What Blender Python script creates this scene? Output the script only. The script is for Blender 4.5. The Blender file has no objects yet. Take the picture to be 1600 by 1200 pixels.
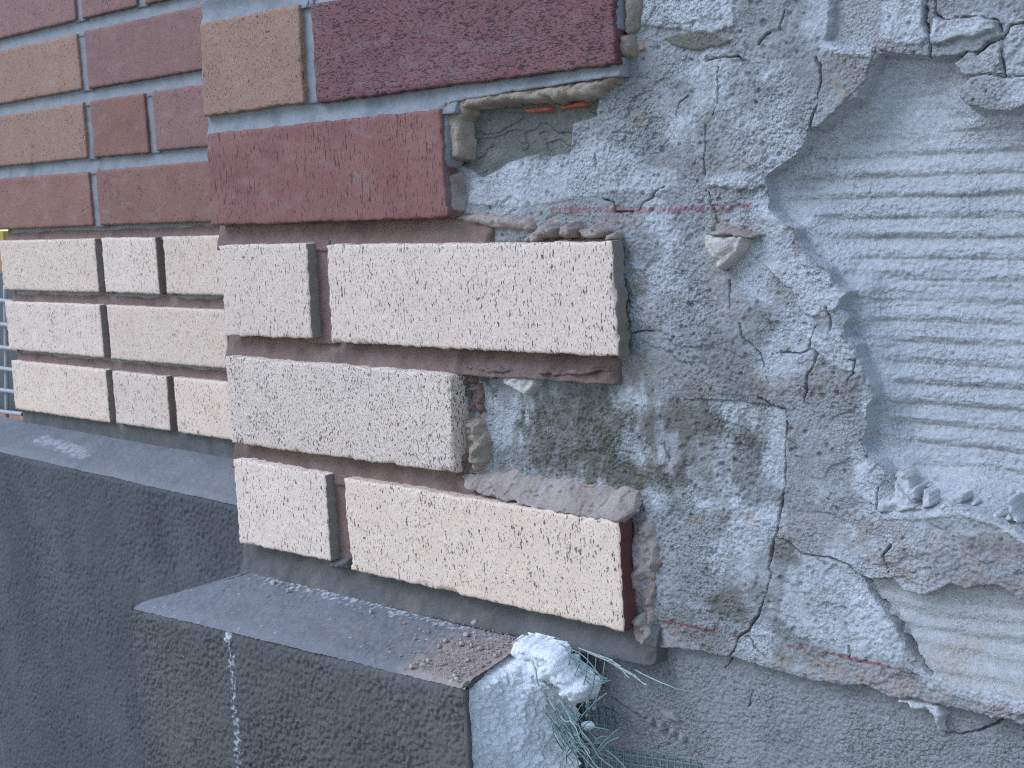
import bpy, math, random
import numpy as np
from mathutils import Matrix, Vector

# ------------------------------------------------------------------ camera
scene = bpy.context.scene
CAM = np.array([0.83130127, -0.60551908, 0.26288661])
YAW, PITCH, ROLL = [math.radians(a) for a in (41.05228573, 8.04551772, -2.2779198)]
FOC = 1975.169            # focal length in pixels of a 1600 px wide frame
def cam_axes():
    cy, sy, cp, sp = math.cos(YAW), math.sin(YAW), math.cos(PITCH), math.sin(PITCH)
    f = np.array([-sy*cp, cy*cp, -sp]); r = np.array([cy, sy, 0.0]); u = np.cross(r, f)
    c, s = math.cos(ROLL), math.sin(ROLL)
    return c*r+s*u, -s*r+c*u, f
CR, CU, CF = cam_axes()
cam = bpy.data.cameras.new('camera'); cam_o = bpy.data.objects.new('camera', cam)
scene.collection.objects.link(cam_o)
cam.sensor_width = 36.0; cam.lens = FOC/1600*36.0; cam.clip_start = 0.01; cam.clip_end = 500
m = Matrix.Identity(4)
for i in range(3):
    m[i][0], m[i][1], m[i][2], m[i][3] = CR[i], CU[i], -CF[i], CAM[i]
cam_o.matrix_world = m
cam.dof.use_dof = True; cam.dof.focus_distance = 0.80; cam.dof.aperture_fstop = 45.0
scene.camera = cam_o

# ------------------------------------------------------------------ light
SUN_DIR = Vector((-0.42, -0.60, 0.70)).normalized()     # towards the light
world = bpy.data.worlds.new('World'); scene.world = world; world.use_nodes = True
wn = world.node_tree; wn.nodes.clear()
sky = wn.nodes.new('ShaderNodeTexSky'); sky.sky_type = 'NISHITA'; sky.sun_disc = False
sky.sun_elevation = math.asin(SUN_DIR.z); sky.sun_rotation = math.atan2(SUN_DIR.x, SUN_DIR.y)
sky.air_density = 1.0; sky.dust_density = 0.3; sky.ozone_density = 1.5
bg = wn.nodes.new('ShaderNodeBackground'); bg.inputs['Strength'].default_value = 0.15
wo = wn.nodes.new('ShaderNodeOutputWorld')
wn.links.new(sky.outputs[0], bg.inputs[0]); wn.links.new(bg.outputs[0], wo.inputs[0])
sun = bpy.data.lights.new('sun', 'SUN'); sun.energy = 1.2; sun.angle = math.radians(34); sun.color = (0.67, 0.77, 1.0)
sun_o = bpy.data.objects.new('sun', sun); scene.collection.objects.link(sun_o)
sun_o.rotation_euler = SUN_DIR.to_track_quat('Z', 'Y').to_euler()
scene.view_settings.view_transform = 'Standard'; scene.view_settings.look = 'None'
scene.view_settings.gamma = 1.0; scene.view_settings.exposure = 0.90
scene.view_settings.use_curve_mapping = False
scene.cycles.filter_width = 1.15; scene.cycles.use_denoising = False          # keep the fine grain

# ------------------------------------------------------------------ helpers
def U(px, py, y):
    """world point on the plane y seen at a pixel of the 1600x1200 photograph"""
    d = CF + CR*(px-800)/FOC + CU*(600-py)/FOC
    return CAM + d*((y-CAM[1])/d[1])
def UX(px, py, y):
    p = U(px, py, y); return (p[0], p[2])
def poly_at(pts, y): return np.array([UX(a, b, y) for a, b in pts])

_tab = {}
def _lat(seed):
    if seed not in _tab: _tab[seed] = np.random.RandomState(seed).rand(256, 256)
    return _tab[seed]
def vn(x, y, seed=0):
    """value noise 0..1"""
    t = _lat(seed); xi = np.floor(x).astype(int); yi = np.floor(y).astype(int)
    fx = x-xi; fy = y-yi
    fx = fx*fx*fx*(fx*(fx*6-15)+10); fy = fy*fy*fy*(fy*(fy*6-15)+10)
    a, b, c, d = xi & 255, (xi+1) & 255, yi & 255, (yi+1) & 255
    return (t[a, c]*(1-fx)+t[b, c]*fx)*(1-fy)+(t[a, d]*(1-fx)+t[b, d]*fx)*fy
def fbm(x, y, s, octv=4, seed=0, gain=0.5):
    """signed fractal noise, feature size s metres"""
    o = 0; a = 1.0; tot = 0; k = 1.0/s
    for i in range(octv):
        c, n = math.cos(0.6*i+0.3), math.sin(0.6*i+0.3)
        o = o + a*(vn((x*c-y*n)*k+17.3*i, (x*n+y*c)*k+9.1*i, seed+i)-0.5)*2; tot += a; a *= gain; k *= 2.03
    return o/tot
def worley(x, y, s, seed=0):
    t1, t2 = _lat(seed+50), _lat(seed+51); X = x/s; Y = y/s
    xi = np.floor(X).astype(int); yi = np.floor(Y).astype(int); best = np.full(np.shape(X), 9.0)
    for i in (-1, 0, 1):
        for j in (-1, 0, 1):
            a, b = (xi+i) & 255, (yi+j) & 255
            d = (xi+i+t1[a, b]-X)**2+(yi+j+t2[a, b]-Y)**2
            best = np.minimum(best, d)
    return np.sqrt(best)
def sst(a, b, x):
    t = np.clip((x-a)/(b-a), 0, 1); return t*t*(3-2*t)
def seg_dist(x, z, a, b):
    ax, az = a; dx, dz = b[0]-ax, b[1]-az; L = dx*dx+dz*dz+1e-14
    t = np.clip(((x-ax)*dx+(z-az)*dz)/L, 0, 1)
    return np.hypot(x-ax-t*dx, z-az-t*dz)
def sdf(poly, X, Z, margin=0.03):
    """signed distance, positive inside; -margin far away"""
    out = np.full(X.shape, -margin); lo = poly.min(0)-margin; hi = poly.max(0)+margin
    mk = (X > lo[0]) & (X < hi[0]) & (Z > lo[1]) & (Z < hi[1])
    if not mk.any(): return out
    x, z = X[mk], Z[mk]; d = np.full(x.shape, 9.0); ins = np.zeros(x.shape, bool); n = len(poly)
    for i in range(n):
        a, b = poly[i], poly[(i+1) % n]
        d = np.minimum(d, seg_dist(x, z, a, b))
        c = (a[1] > z) != (b[1] > z)
        ins ^= c & (x < (b[0]-a[0])*(z-a[1])/((b[1]-a[1]) if b[1] != a[1] else 1e-12)+a[0])
    out[mk] = np.maximum(np.where(ins, d, -d), -margin); return out
def line_dist(line, X, Z, margin=0.01):
    line = np.asarray(line); out = np.full(X.shape, margin)
    lo = line.min(0)-margin; hi = line.max(0)+margin
    mk = (X > lo[0]) & (X < hi[0]) & (Z > lo[1]) & (Z < hi[1])
    if not mk.any(): return out
    x, z = X[mk], Z[mk]; d = np.full(x.shape, margin)
    for a, b in zip(line[:-1], line[1:]): d = np.minimum(d, seg_dist(x, z, a, b))
    out[mk] = d; return out

COL = scene.collection
def link(name, me, parent=None, mat=None):
    o = bpy.data.objects.new(name, me); COL.objects.link(o)
    if mat is not None and me is not None and not me.materials: me.materials.append(mat)
    if parent is not None: o.parent = parent
    return o
def tag(o, label=None, cat=None, group=None, kind=None):
    if label: o['label'] = label
    if cat: o['category'] = cat
    if group: o['group'] = group
    if kind: o['kind'] = kind
    return o
def empty(name, loc=(0, 0, 0)):
    o = bpy.data.objects.new(name, None); COL.objects.link(o); o.location = loc; o.empty_display_size = 0.05
    return o
def raw_mesh(name, V, Q, cols=None, smooth=True):
    """V (n,3), Q (k,4) quads"""
    me = bpy.data.meshes.new(name); V = np.ascontiguousarray(V, dtype=np.float32); Q = np.ascontiguousarray(Q, dtype=np.int32)
    me.vertices.add(len(V)); me.vertices.foreach_set('co', V.ravel())
    me.loops.add(Q.size); me.loops.foreach_set('vertex_index', Q.ravel())
    me.polygons.add(len(Q)); me.polygons.foreach_set('loop_start', np.arange(0, Q.size, 4, dtype=np.int32))
    me.polygons.foreach_set('use_smooth', np.full(len(Q), smooth))
    if cols is not None:
        at = me.color_attributes.new('Col', 'FLOAT_COLOR', 'POINT')
        c = np.ones((len(V), 4), np.float32); c[:, :3] = cols; at.data.foreach_set('color', c.ravel())
    me.update(calc_edges=True)
    return me
def grid_quads(n, m):
    i = np.arange(n*m).reshape(n, m)
    return np.stack([i[:-1, :-1], i[:-1, 1:], i[1:, 1:], i[1:, :-1]], -1)      # (n-1,m-1,4)
def sub_mesh(name, V, Q, cols=None):
    """keep only used vertices"""
    Q = Q.reshape(-1, 4); used = np.unique(Q); mp = np.zeros(len(V), np.int64); mp[used] = np.arange(len(used))
    return raw_mesh(name, V[used], mp[Q], None if cols is None else cols[used])
def box_mesh(name, lo, hi):
    x0, y0, z0 = lo; x1, y1, z1 = hi
    V = np.array([[x0,y0,z0],[x1,y0,z0],[x1,y1,z0],[x0,y1,z0],[x0,y0,z1],[x1,y0,z1],[x1,y1,z1],[x0,y1,z1]])
    Q = np.array([[0,3,2,1],[4,5,6,7],[0,1,5,4],[1,2,6,5],[2,3,7,6],[3,0,4,7]])
    return raw_mesh(name, V, Q, smooth=False)
def tube_mesh(name, pts, r, sides=6):
    pts = np.asarray(pts, float); n = len(pts); V = []
    rs = np.broadcast_to(r, (n,)); up = np.array([0.31, 0.52, 0.79])
    for i in range(n):
        t = pts[min(i+1, n-1)]-pts[max(i-1, 0)]; t /= np.linalg.norm(t)+1e-12
        a = np.cross(t, up); a /= np.linalg.norm(a)+1e-12; b = np.cross(t, a)
        for k in range(sides):
            w = 2*math.pi*k/sides; V.append(pts[i]+rs[i]*(a*math.cos(w)+b*math.sin(w)))
    return np.array(V), np.array([[i*sides+k, i*sides+(k+1) % sides, (i+1)*sides+(k+1) % sides, (i+1)*sides+k] for i in range(n-1) for k in range(sides)])
def join_vq(lst):
    Vs, Qs, o = [], [], 0
    for V, Q in lst: Vs.append(V); Qs.append(Q+o); o += len(V)
    return np.concatenate(Vs), np.concatenate(Qs)

# ------------------------------------------------------------------ materials
class NT:
    def __init__(s, name, rough=0.9, spec=0.25):
        s.m = bpy.data.materials.new(name); s.m.use_nodes = True; s.t = s.m.node_tree; s.t.nodes.clear()
        s.p = s.n('ShaderNodeBsdfPrincipled'); s.o = s.n('ShaderNodeOutputMaterial'); s.l(s.p.outputs[0], s.o.inputs[0])
        s.p.inputs['Roughness'].default_value = rough; s.p.inputs['Specular IOR Level'].default_value = spec
    def n(s, t, **k):
        o = s.t.nodes.new(t)
        for a, b in k.items(): setattr(o, a, b)
        return o
    def l(s, a, b): s.t.links.new(a, b)
    def coords(s, scale=(1, 1, 1), rand=True):
        tc = s.n('ShaderNodeTexCoord'); mp = s.n('ShaderNodeMapping'); mp.inputs['Scale'].default_value = scale
        if rand:
            oi = s.n('ShaderNodeObjectInfo'); ml = s.n('ShaderNodeVectorMath', operation='SCALE'); ml.inputs[0].default_value = (91.0, 37.0, 53.0)
            s.l(oi.outputs['Random'], ml.inputs['Scale']); ad = s.n('ShaderNodeVectorMath', operation='ADD')
            s.l(tc.outputs['Object'], ad.inputs[0]); s.l(ml.outputs[0], ad.inputs[1]); s.l(ad.outputs[0], mp.inputs['Vector'])
        else: s.l(tc.outputs['Object'], mp.inputs['Vector'])
        return mp.outputs[0]
    def noise(s, vec, scale, detail=3, rough=0.55):
        n = s.n('ShaderNodeTexNoise'); n.inputs['Scale'].default_value = scale; n.inputs['Detail'].default_value = detail
        n.inputs['Roughness'].default_value = rough; s.l(vec, n.inputs['Vector']); return n.outputs['Fac']
    def ramp(s, fac, pts):
        r = s.n('ShaderNodeValToRGB'); el = r.color_ramp.elements
        while len(el) > 1: el.remove(el[-1])
        for i, (p, c) in enumerate(pts):
            e = el[0] if i == 0 else el.new(p)
            e.position = p; e.color = (c if isinstance(c, tuple) else (c, c, c))+(1,)
        s.l(fac, r.inputs[0]); return r.outputs[0]
    def mix(s, fac, a, b, mode='MIX'):
        x = s.n('ShaderNodeMix', data_type='RGBA', blend_type=mode)
        for sock, v in ((x.inputs[0], fac), (x.inputs[6], a), (x.inputs[7], b)):
            if isinstance(v, (int, float)): sock.default_value = v
            elif isinstance(v, tuple): sock.default_value = v+(1,)
            else: s.l(v, sock)
        return x.outputs[2]
    def math(s, op, a, b=None):
        x = s.n('ShaderNodeMath', operation=op)
        for sock, v in zip(x.inputs, (a, b)):
            if v is None: continue
            if isinstance(v, (int, float)): sock.default_value = v
            else: s.l(v, sock)
        return x.outputs[0]
    def bump(s, h, dist, prev=None, strength=1.0):
        b = s.n('ShaderNodeBump'); b.inputs['Distance'].default_value = dist; b.inputs['Strength'].default_value = strength
        s.l(h, b.inputs['Height'])
        if prev is not None: s.l(prev, b.inputs['Normal'])
        return b.outputs[0]
    def done(s, col, nrm=None):
        if isinstance(col, tuple): s.p.inputs['Base Color'].default_value = col+(1,)
        else: s.l(col, s.p.inputs['Base Color'])
        if nrm is not None: s.l(nrm, s.p.inputs['Normal'])
        return s.m

def brick_mat(name, c1, c2, pit, pit_scale, pit_thr, sub=None, rough=0.85, soft=0.045, pit_depth=0.0006):
    """extruded brick: fine grain, elongated pits; pit_scale = (1/size x, _, 1/size z)"""
    t = NT(name, rough, 0.3); v = t.coords()
    big = t.noise(v, 28, 3); fine = t.noise(v, 900, 3, 0.6)
    base = t.mix(t.ramp(big, [(0.32, 0.0), (0.68, 1.0)]), c1, c2)
    base = t.mix(0.75, base, t.ramp(fine, [(0.25, 0.62), (0.75, 1.22)]), 'MULTIPLY')
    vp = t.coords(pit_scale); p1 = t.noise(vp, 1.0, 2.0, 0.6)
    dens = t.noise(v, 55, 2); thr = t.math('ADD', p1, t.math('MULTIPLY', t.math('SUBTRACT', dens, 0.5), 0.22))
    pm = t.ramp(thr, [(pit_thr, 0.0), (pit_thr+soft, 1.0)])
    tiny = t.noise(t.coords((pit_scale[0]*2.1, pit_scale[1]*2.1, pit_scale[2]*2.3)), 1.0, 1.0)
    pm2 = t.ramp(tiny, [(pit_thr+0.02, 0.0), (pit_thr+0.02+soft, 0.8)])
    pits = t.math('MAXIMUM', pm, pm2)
    col = t.mix(pits, base, pit)  # dark pit colour paints in the shade inside the holes
    if sub:                                  # freckles of another colour
        fr = t.ramp(t.noise(v, 260, 2), [(0.62, 0.0), (0.7, 0.7)]); col = t.mix(fr, col, sub)
    oi = t.n('ShaderNodeObjectInfo'); tone = t.ramp(oi.outputs['Random'], [(0.0, 0.90), (1.0, 1.06)]); col = t.mix(1.0, col, tone, 'MULTIPLY')
    dust = t.ramp(t.noise(t.coords((1, 1, 2.2)), 34, 5, 0.65), [(0.52, 0.0), (0.72, 0.16)]); col = t.mix(dust, col, (0.42, 0.38, 0.35))
    h = t.math('SUBTRACT', t.math('MULTIPLY', fine, 0.25), pits)
    return t.done(col, t.bump(h, pit_depth))
def mortar_mat(name, c1, c2, grain=700, bump=0.0004, rough=0.92, stain=None):
    t = NT(name, rough, 0.2); v = t.coords()
    a = t.noise(v, 60, 4); f = t.noise(v, grain, 4, 0.65)
    col = t.mix(t.ramp(a, [(0.3, 0.0), (0.7, 1.0)]), c1, c2)
    if stain: col = t.mix(t.ramp(t.noise(v, 32, 4, 0.6), [(0.54, 0.0), (0.66, 0.8)]), col, stain)
    col = t.mix(0.6, col, t.ramp(f, [(0.25, 0.6), (0.75, 1.25)]), 'MULTIPLY')
    return t.done(col, t.bump(f, bump))
def vcol_mat(name, grain=800, bump=0.0005, amt=0.55, grain2=230, rough=0.93, sand=0.0):
    t = NT(name, rough, 0.2); v = t.coords(rand=False)
    vc = t.n('ShaderNodeVertexColor'); vc.layer_name = 'Col'
    f = t.noise(v, grain, 4, 0.7); g = t.noise(v, grain2, 4, 0.6)
    col = t.mix(amt, vc.outputs[0], t.ramp(f, [(0.28, 0.55), (0.72, 1.32)]), 'MULTIPLY')
    col = t.mix(amt*0.7, col, t.ramp(g, [(0.3, 0.62), (0.7, 1.28)]), 'MULTIPLY')
    sp = t.ramp(t.noise(v, 1300, 2), [(0.66, 0.0), (0.72, 0.75)])
    col = t.mix(sp, col, t.mix(0.5, col, (0.75, 0.74, 0.72)))
    n = t.bump(g, bump*1.6); n = t.bump(f, bump, n)
    if sand:
        vo = t.n('ShaderNodeTexVoronoi'); vo.inputs['Scale'].default_value = 620; t.l(v, vo.inputs['Vector']); vo.inputs['Randomness'].default_value = 1.0
        zone = t.ramp(t.noise(v, 26, 4, 0.6), [(0.42, 0.1), (0.6, 1.0)]); gr_ = t.math('MULTIPLY', t.math('SUBTRACT', 0.5, vo.outputs['Distance']), zone)
        n = t.bump(gr_, sand, n); dk = t.ramp(vo.outputs['Distance'], [(0.55, 1.0), (0.95, 0.62)]); col = t.mix(zone, col, t.mix(1.0, col, dk, 'MULTIPLY'))
    return t.done(col, n)
def plain_mat(name, c, rough=0.6, spec=0.4):
    t = NT(name, rough, spec); v = t.coords()
    return t.done(t.mix(0.5, c, t.ramp(t.noise(v, 400, 3), [(0.3, 0.75), (0.7, 1.15)]), 'MULTIPLY'))

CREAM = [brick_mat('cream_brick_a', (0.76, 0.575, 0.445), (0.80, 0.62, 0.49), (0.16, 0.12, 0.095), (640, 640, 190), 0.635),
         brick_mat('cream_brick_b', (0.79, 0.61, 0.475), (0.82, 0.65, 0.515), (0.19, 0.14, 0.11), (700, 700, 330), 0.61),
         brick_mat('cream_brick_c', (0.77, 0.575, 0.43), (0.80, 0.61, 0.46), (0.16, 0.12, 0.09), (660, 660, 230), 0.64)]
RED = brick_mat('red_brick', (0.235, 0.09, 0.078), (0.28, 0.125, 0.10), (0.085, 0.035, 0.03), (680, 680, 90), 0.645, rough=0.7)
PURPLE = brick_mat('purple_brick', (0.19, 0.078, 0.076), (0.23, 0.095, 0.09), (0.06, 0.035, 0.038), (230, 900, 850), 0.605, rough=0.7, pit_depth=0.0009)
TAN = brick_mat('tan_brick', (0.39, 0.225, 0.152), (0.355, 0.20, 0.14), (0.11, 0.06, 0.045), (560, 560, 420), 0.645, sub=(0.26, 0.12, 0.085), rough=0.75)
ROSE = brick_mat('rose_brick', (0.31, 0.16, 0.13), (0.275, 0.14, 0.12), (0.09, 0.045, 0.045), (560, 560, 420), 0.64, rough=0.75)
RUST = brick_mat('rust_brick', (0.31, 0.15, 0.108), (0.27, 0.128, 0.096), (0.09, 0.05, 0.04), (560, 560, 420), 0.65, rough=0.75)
M_GREYJ = mortar_mat('grey_mortar', (0.29, 0.29, 0.295), (0.23, 0.235, 0.24), grain=500, bump=0.0002, stain=(0.19, 0.195, 0.2))
M_BROWNJ = mortar_mat('brown_mortar', (0.20, 0.125, 0.10), (0.26, 0.185, 0.155), grain=650, bump=0.0013, stain=(0.15, 0.10, 0.085))
M_DARKJ = mortar_mat('dark_mortar', (0.105, 0.102, 0.095), (0.155, 0.147, 0.135), grain=600, bump=0.0009, stain=(0.20, 0.17, 0.15))
M_TANM = mortar_mat('tan_mortar', (0.33, 0.25, 0.185), (0.42, 0.34, 0.27), grain=650, bump=0.0010)
M_PINKM = mortar_mat('pink_mortar', (0.32, 0.24, 0.20), (0.45, 0.375, 0.325), grain=650, bump=0.0012)
M_CORE = mortar_mat('core_mortar', (0.25, 0.24, 0.23), (0.3, 0.29, 0.28))
M_REND = vcol_mat('broken_cement', 1000, 0.0006, 0.7, 330, sand=0.0011)
M_RIB = vcol_mat('ribbed_cement', 1000, 0.0006, 0.5, 300, sand=0.0006)
M_STUCCO = vcol_mat('dark_stucco', 900, 0.0003, 0.35)
M_FOAM = vcol_mat('white_foam', 600, 0.0009, 0.4)
M_MESH = plain_mat('green_mesh_fibre', (0.16, 0.235, 0.225), 0.6)
M_STRAW = plain_mat('pale_fibre', (0.42, 0.46, 0.40), 0.6)
M_REDPAINT = mortar_mat('red_paint', (0.40, 0.10, 0.06), (0.46, 0.15, 0.09))

# ------------------------------------------------------------------ bricks and joints
H, J = 0.069013, 0.016284          # course height and bed joint
def brick_obj(quad, yf, t, mat, parent, seed, step=0.0016, rag=0.0006, round_=0.0008, chip=0.0, side_mat=None):
    """quad: TL,TR,BR,BL in (x,z) on the plane yf; closed block t deep with worn arrises"""
    q = np.array(quad); c = q.mean(0)
    L = np.hypot(*(q[1]-q[0])); Hh = np.hypot(*(q[3]-q[0]))
    nx = max(6, int(L/step)); nz = max(5, int(Hh/step)); k = 4
    ramp = lambda n: np.concatenate([np.zeros(k), np.linspace(0, 1, n), np.ones(k)])
    dep = lambda n: np.concatenate([np.arange(k, 0, -1)/k, np.zeros(n), np.arange(1, k+1)/k])
    us, vs = ramp(nx), ramp(nz); UU, VV = np.meshgrid(us, vs); DU, DV = np.meshgrid(dep(nx), dep(nz))
    D = np.maximum(DU, DV)
    P = (q[0]*(1-UU[..., None])+q[1]*UU[..., None])*(1-VV[..., None])+(q[3]*(1-UU[..., None])+q[2]*UU[..., None])*VV[..., None]
    x, z = P[..., 0]-c[0], P[..., 1]-c[1]; sx, sz = seed*3.17, seed*1.31
    ex = np.minimum(UU, 1-UU)*L; ez = np.minimum(VV, 1-VV)*Hh
    e = np.minimum(ex, ez)
    # ragged outline
    dx = fbm(x*0+seed, z+sz, 0.006, 3, 3)*rag*np.exp(-ex/0.003); dz = fbm(x+sx, z*0+seed, 0.006, 3, 5)*rag*np.exp(-ez/0.003)
    y = 0.00035*fbm(x+sx, z+sz, 0.02, 3, 7)+0.00018*fbm(x+sx, z+sz, 0.0035, 2, 9)
    y = y+round_*np.clip(1-e/(round_*1.1), 0, 1)**2*(0.75+0.6*fbm(x+sx, z+sz, 0.004, 2, 11))
    if chip > 0:
        cn = sst(0.25, 0.55, fbm(x+sx*2, z+sz*2, 0.011, 3, 13)); y = y+chip*cn*np.clip(1-e/0.004, 0, 1)
    y = np.where(D > 0, np.maximum(y, 0)+D*t, y)
    side = (D > 0)
    # rough side faces
    x = x+np.where(DU > 0, 0.0004*fbm(y*1.0+seed, z*1.0+sz, 0.004, 3, 15), 0); z = z+np.where(DV > 0, 0.0005*fbm(x+sx, y*40+seed, 0.004, 3, 17), 0)
    V = np.stack([x+dx, y, z+dz], -1).reshape(-1, 3); n, mm = UU.shape
    Q = grid_quads(n, mm)[:, :, ::-1].reshape(-1, 4)
    b = np.array([[0, mm-1, n*mm-1, (n-1)*mm]])
    me = raw_mesh('brick', V, np.concatenate([Q, b])); o = link('brick', me, parent, mat)
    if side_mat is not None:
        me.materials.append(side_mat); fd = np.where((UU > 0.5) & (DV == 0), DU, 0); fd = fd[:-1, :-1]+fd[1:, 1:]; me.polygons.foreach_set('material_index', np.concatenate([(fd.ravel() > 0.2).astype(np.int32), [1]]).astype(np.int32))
    o.location = (c[0], yf, c[1]); return o
def joint(x0, x1, z0, z1, y0, dish, mat, parent, seed, name='mortar_joint', step=0.0016, rough=0.0004, vertical=False, slope=0.0, back=0.012, ragged=0.0):
    """recessed strip of mortar with a tooled hollow; z0/z1 may be (left,right)"""
    za = z0 if isinstance(z0, tuple) else (z0, z0); zb = z1 if isinstance(z1, tuple) else (z1, z1)
    xa = x0 if isinstance(x0, tuple) else (x0, x0); xb = x1 if isinstance(x1, tuple) else (x1, x1)   # (bottom, top)
    L = xb[0]-xa[0]; hh = zb[0]-za[0]; nx = max(8, int(abs(L)/step)); nz = max(8, int(abs(hh)/step)); 
    u, v = np.meshgrid(np.linspace(0, 1, nx), np.linspace(0, 1, nz))
    X = (xa[0]*(1-v)+xa[1]*v)*(1-u)+(xb[0]*(1-v)+xb[1]*v)*u; Z = (za[0]*(1-u)+za[1]*u)*(1-v)+(zb[0]*(1-u)+zb[1]*u)*v
    w = u if vertical else v
    y = y0+dish*np.sin(np.pi*w)+slope*(w-0.5)+rough*fbm(X+seed, Z+seed*2, 0.006, 4, 21)+0.0007*fbm(X+seed, Z+seed, 0.03, 2, 25)
    if ragged: y = y+ragged*sst(0.0, 0.012, X-xb[0]+0.006+0.006*fbm(X+seed, Z, 0.005, 3, 27)); Z = Z+0.0012*(1-v)*fbm(X+seed, X*0, 0.008, 4, 29)
    c = (X.mean(), y0, Z.mean())
    V = np.stack([X-c[0], y-c[1], Z-c[2]], -1)
    # close the edges backwards
    Vp = np.pad(V, ((1, 1), (1, 1), (0, 0)), mode='edge'); bk = np.ones(Vp.shape[:2], bool); bk[1:-1, 1:-1] = False
    Vp[bk, 1] += back
    n, mm = Vp.shape[:2]
    o = link(name, raw_mesh(name, Vp.reshape(-1, 3), grid_quads(n, mm).reshape(-1, 4)), parent, mat)
    o.location = c; return o

def lump(name, poly_px, y_plane, H_, parent, mat, seed, edge=0.004, rough=0.0012, step=0.0011, warp=0.0015, feat=0.008, tilt=(0, 0), round_=False, sink=0.004):
    """a raised irregular lump standing on the plane y_plane, its outline read at the middle of its height"""
    p = poly_at(poly_px, y_plane-H_*0.5); lo = p.min(0)-0.004; hi = p.max(0)+0.004
    xs = np.arange(lo[0], hi[0], step); zs = np.arange(lo[1], hi[1], step); X, Z = np.meshgrid(xs, zs)
    wx = X+warp*fbm(X+seed, Z, 0.006, 3, 31); wz = Z+warp*fbm(X, Z+seed, 0.006, 3, 33)
    d = sdf(p, wx, wz, 0.02); c = p.mean(0)
    prof = np.clip(d/edge, 0, 1); prof = np.sqrt(np.clip(1-(1-prof)**2, 0, 1)) if round_ else 0.6*sst(0, 0.3, prof)+0.4*sst(0.2, 1.0, prof)
    y = -H_*prof+(-rough*1.1*fbm(X+seed, Z+seed, feat, 5, 35, 0.62)-0.0011*(0.5-worley(X+seed, Z, 0.0034, 37))-rough*0.9*np.floor(2.2*fbm(X+seed*2, Z, feat*1.3, 2, 39))+0)*prof+tilt[0]*(X-c[0])+tilt[1]*(Z-c[1])+sink*(d <= 0)
    i = d > -step*1.6; Q = grid_quads(*X.shape); keep = i[:-1, :-1] & i[:-1, 1:] & i[1:, 1:] & i[1:, :-1]
    V = np.stack([X-c[0], y, Z-c[1]], -1).reshape(-1, 3)
    o = link(name, sub_mesh(name, V, Q[keep]), parent, mat); o.location = (c[0], y_plane, c[1]); return o

def rock(name, center, size, mat, seed, parent=None, res=14, rough=0.35, flat=None):
    """angular crumb: a sphere cut by random planes and roughened"""
    rs = np.random.RandomState(seed); n, mm = res, res*2; V = []
    for i in range(n+1):
        for k in range(mm):
            a = math.pi*i/n; b = 2*math.pi*k/mm; V.append((math.sin(a)*math.cos(b), math.sin(a)*math.sin(b), math.cos(a)))
    V = np.array(V)
    r = np.ones(len(V))
    for _ in range(9):
        d = rs.normal(size=3); d /= np.linalg.norm(d); k = V@d; h = rs.uniform(0.55, 0.85); r = np.where(k*r > h, h/np.maximum(k, 1e-6), r)
    r = r*(1+0.12*rough*fbm(V[:, 0]+V[:, 2]*0.7+seed, V[:, 1]-V[:, 2]*0.5, 0.4, 3, 41)/0.35)
    V = V*r[:, None]*np.array(size)/2
    Q = np.array([[i*mm+k, (i+1)*mm+k, (i+1)*mm+(k+1) % mm, i*mm+(k+1) % mm] for i in range(n) for k in range(mm)])
    o = link(name, raw_mesh(name, V, Q), parent, mat); o.location = center
    o.rotation_euler = (rs.uniform(-0.3, 0.3), rs.uniform(-0.4, 0.4), rs.uniform(0, 6.28) if flat is None else flat)
    return o

# ------------------------------------------------------------------ ground
t = NT('pavement', 0.9, 0.2); v = t.coords(rand=False)
gmat = t.done(t.mix(t.noise(v, 3, 5), (0.16, 0.155, 0.15), (0.24, 0.235, 0.225)), t.bump(t.noise(v, 60, 4), 0.004))
g = link('ground', raw_mesh('ground', np.array([[-200, -200, -0.95], [200, -200, -0.95], [200, 200, -0.95], [-200, 200, -0.95]]), np.array([[0, 1, 2, 3]]), smooth=False), None, gmat)
tag(g, kind='structure')

# ------------------------------------------------------------------ the projecting brick pier
pier = empty('brick_pier', (0, 0.14, -0.95))
tag(pier, 'projecting brick pier, red courses over cream courses, with a broken toothed right edge', 'brick pier')
def child(o, par):                       # keep world position under an Empty that is not at the origin
    o.parent = par; o.matrix_parent_inverse = par.matrix_world.inverted(); return o
bpy.context.view_layer.update()
PINV = Matrix.Translation(pier.location).inverted()
def P_(o):
    o.parent = pier; o.matrix_parent_inverse = PINV; return o
P_(link('core', box_mesh('core', (0.004, 0.034, -0.95), (0.235, 0.30, 2.2)), None, M_CORE))
def qpx(tl, tr, br, bl, y=0.0): return [UX(*tl, y), UX(*tr, y), UX(*br, y), UX(*bl, y)]
front = [   # corners read off the photograph on the face plane, thickness, material, chipping
    (qpx((363.8,716.8),(507.6,742.8),(516.3,877),(374.2,848)), 0.12, CREAM[0], 0.0006),
    (qpx((537,747),(967,816.7),(974.3,987.2),(548,890)), 0.0125, CREAM[2], 0.0024),
    (qpx((352,557),(703,585),(709,739),(363,692)), 0.12, CREAM[1], 0.0028),
    (qpx((341.7,383.3),(478.3,380.7),(486,529.3),(352.7,524)), 0.12, CREAM[0], 0.0006),
    (qpx((509.3,382.7),(955,378),(967,558),(519,535)), 0.0105, CREAM[0], 0.0020),
    (qpx((321,209.3),(686.7,170.7),(698,340),(329,352)), 0.12, RED, 0.0005),
    (qpx((312.3,37.7),(465.7,6.7),(474,160),(317.5,182)), 0.12, TAN, 0.0003),
    (qpx((484.3,6),(954,-72),(962,100),(494,160.7)), 0.0105, PURPLE, 0.0004),
]
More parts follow.
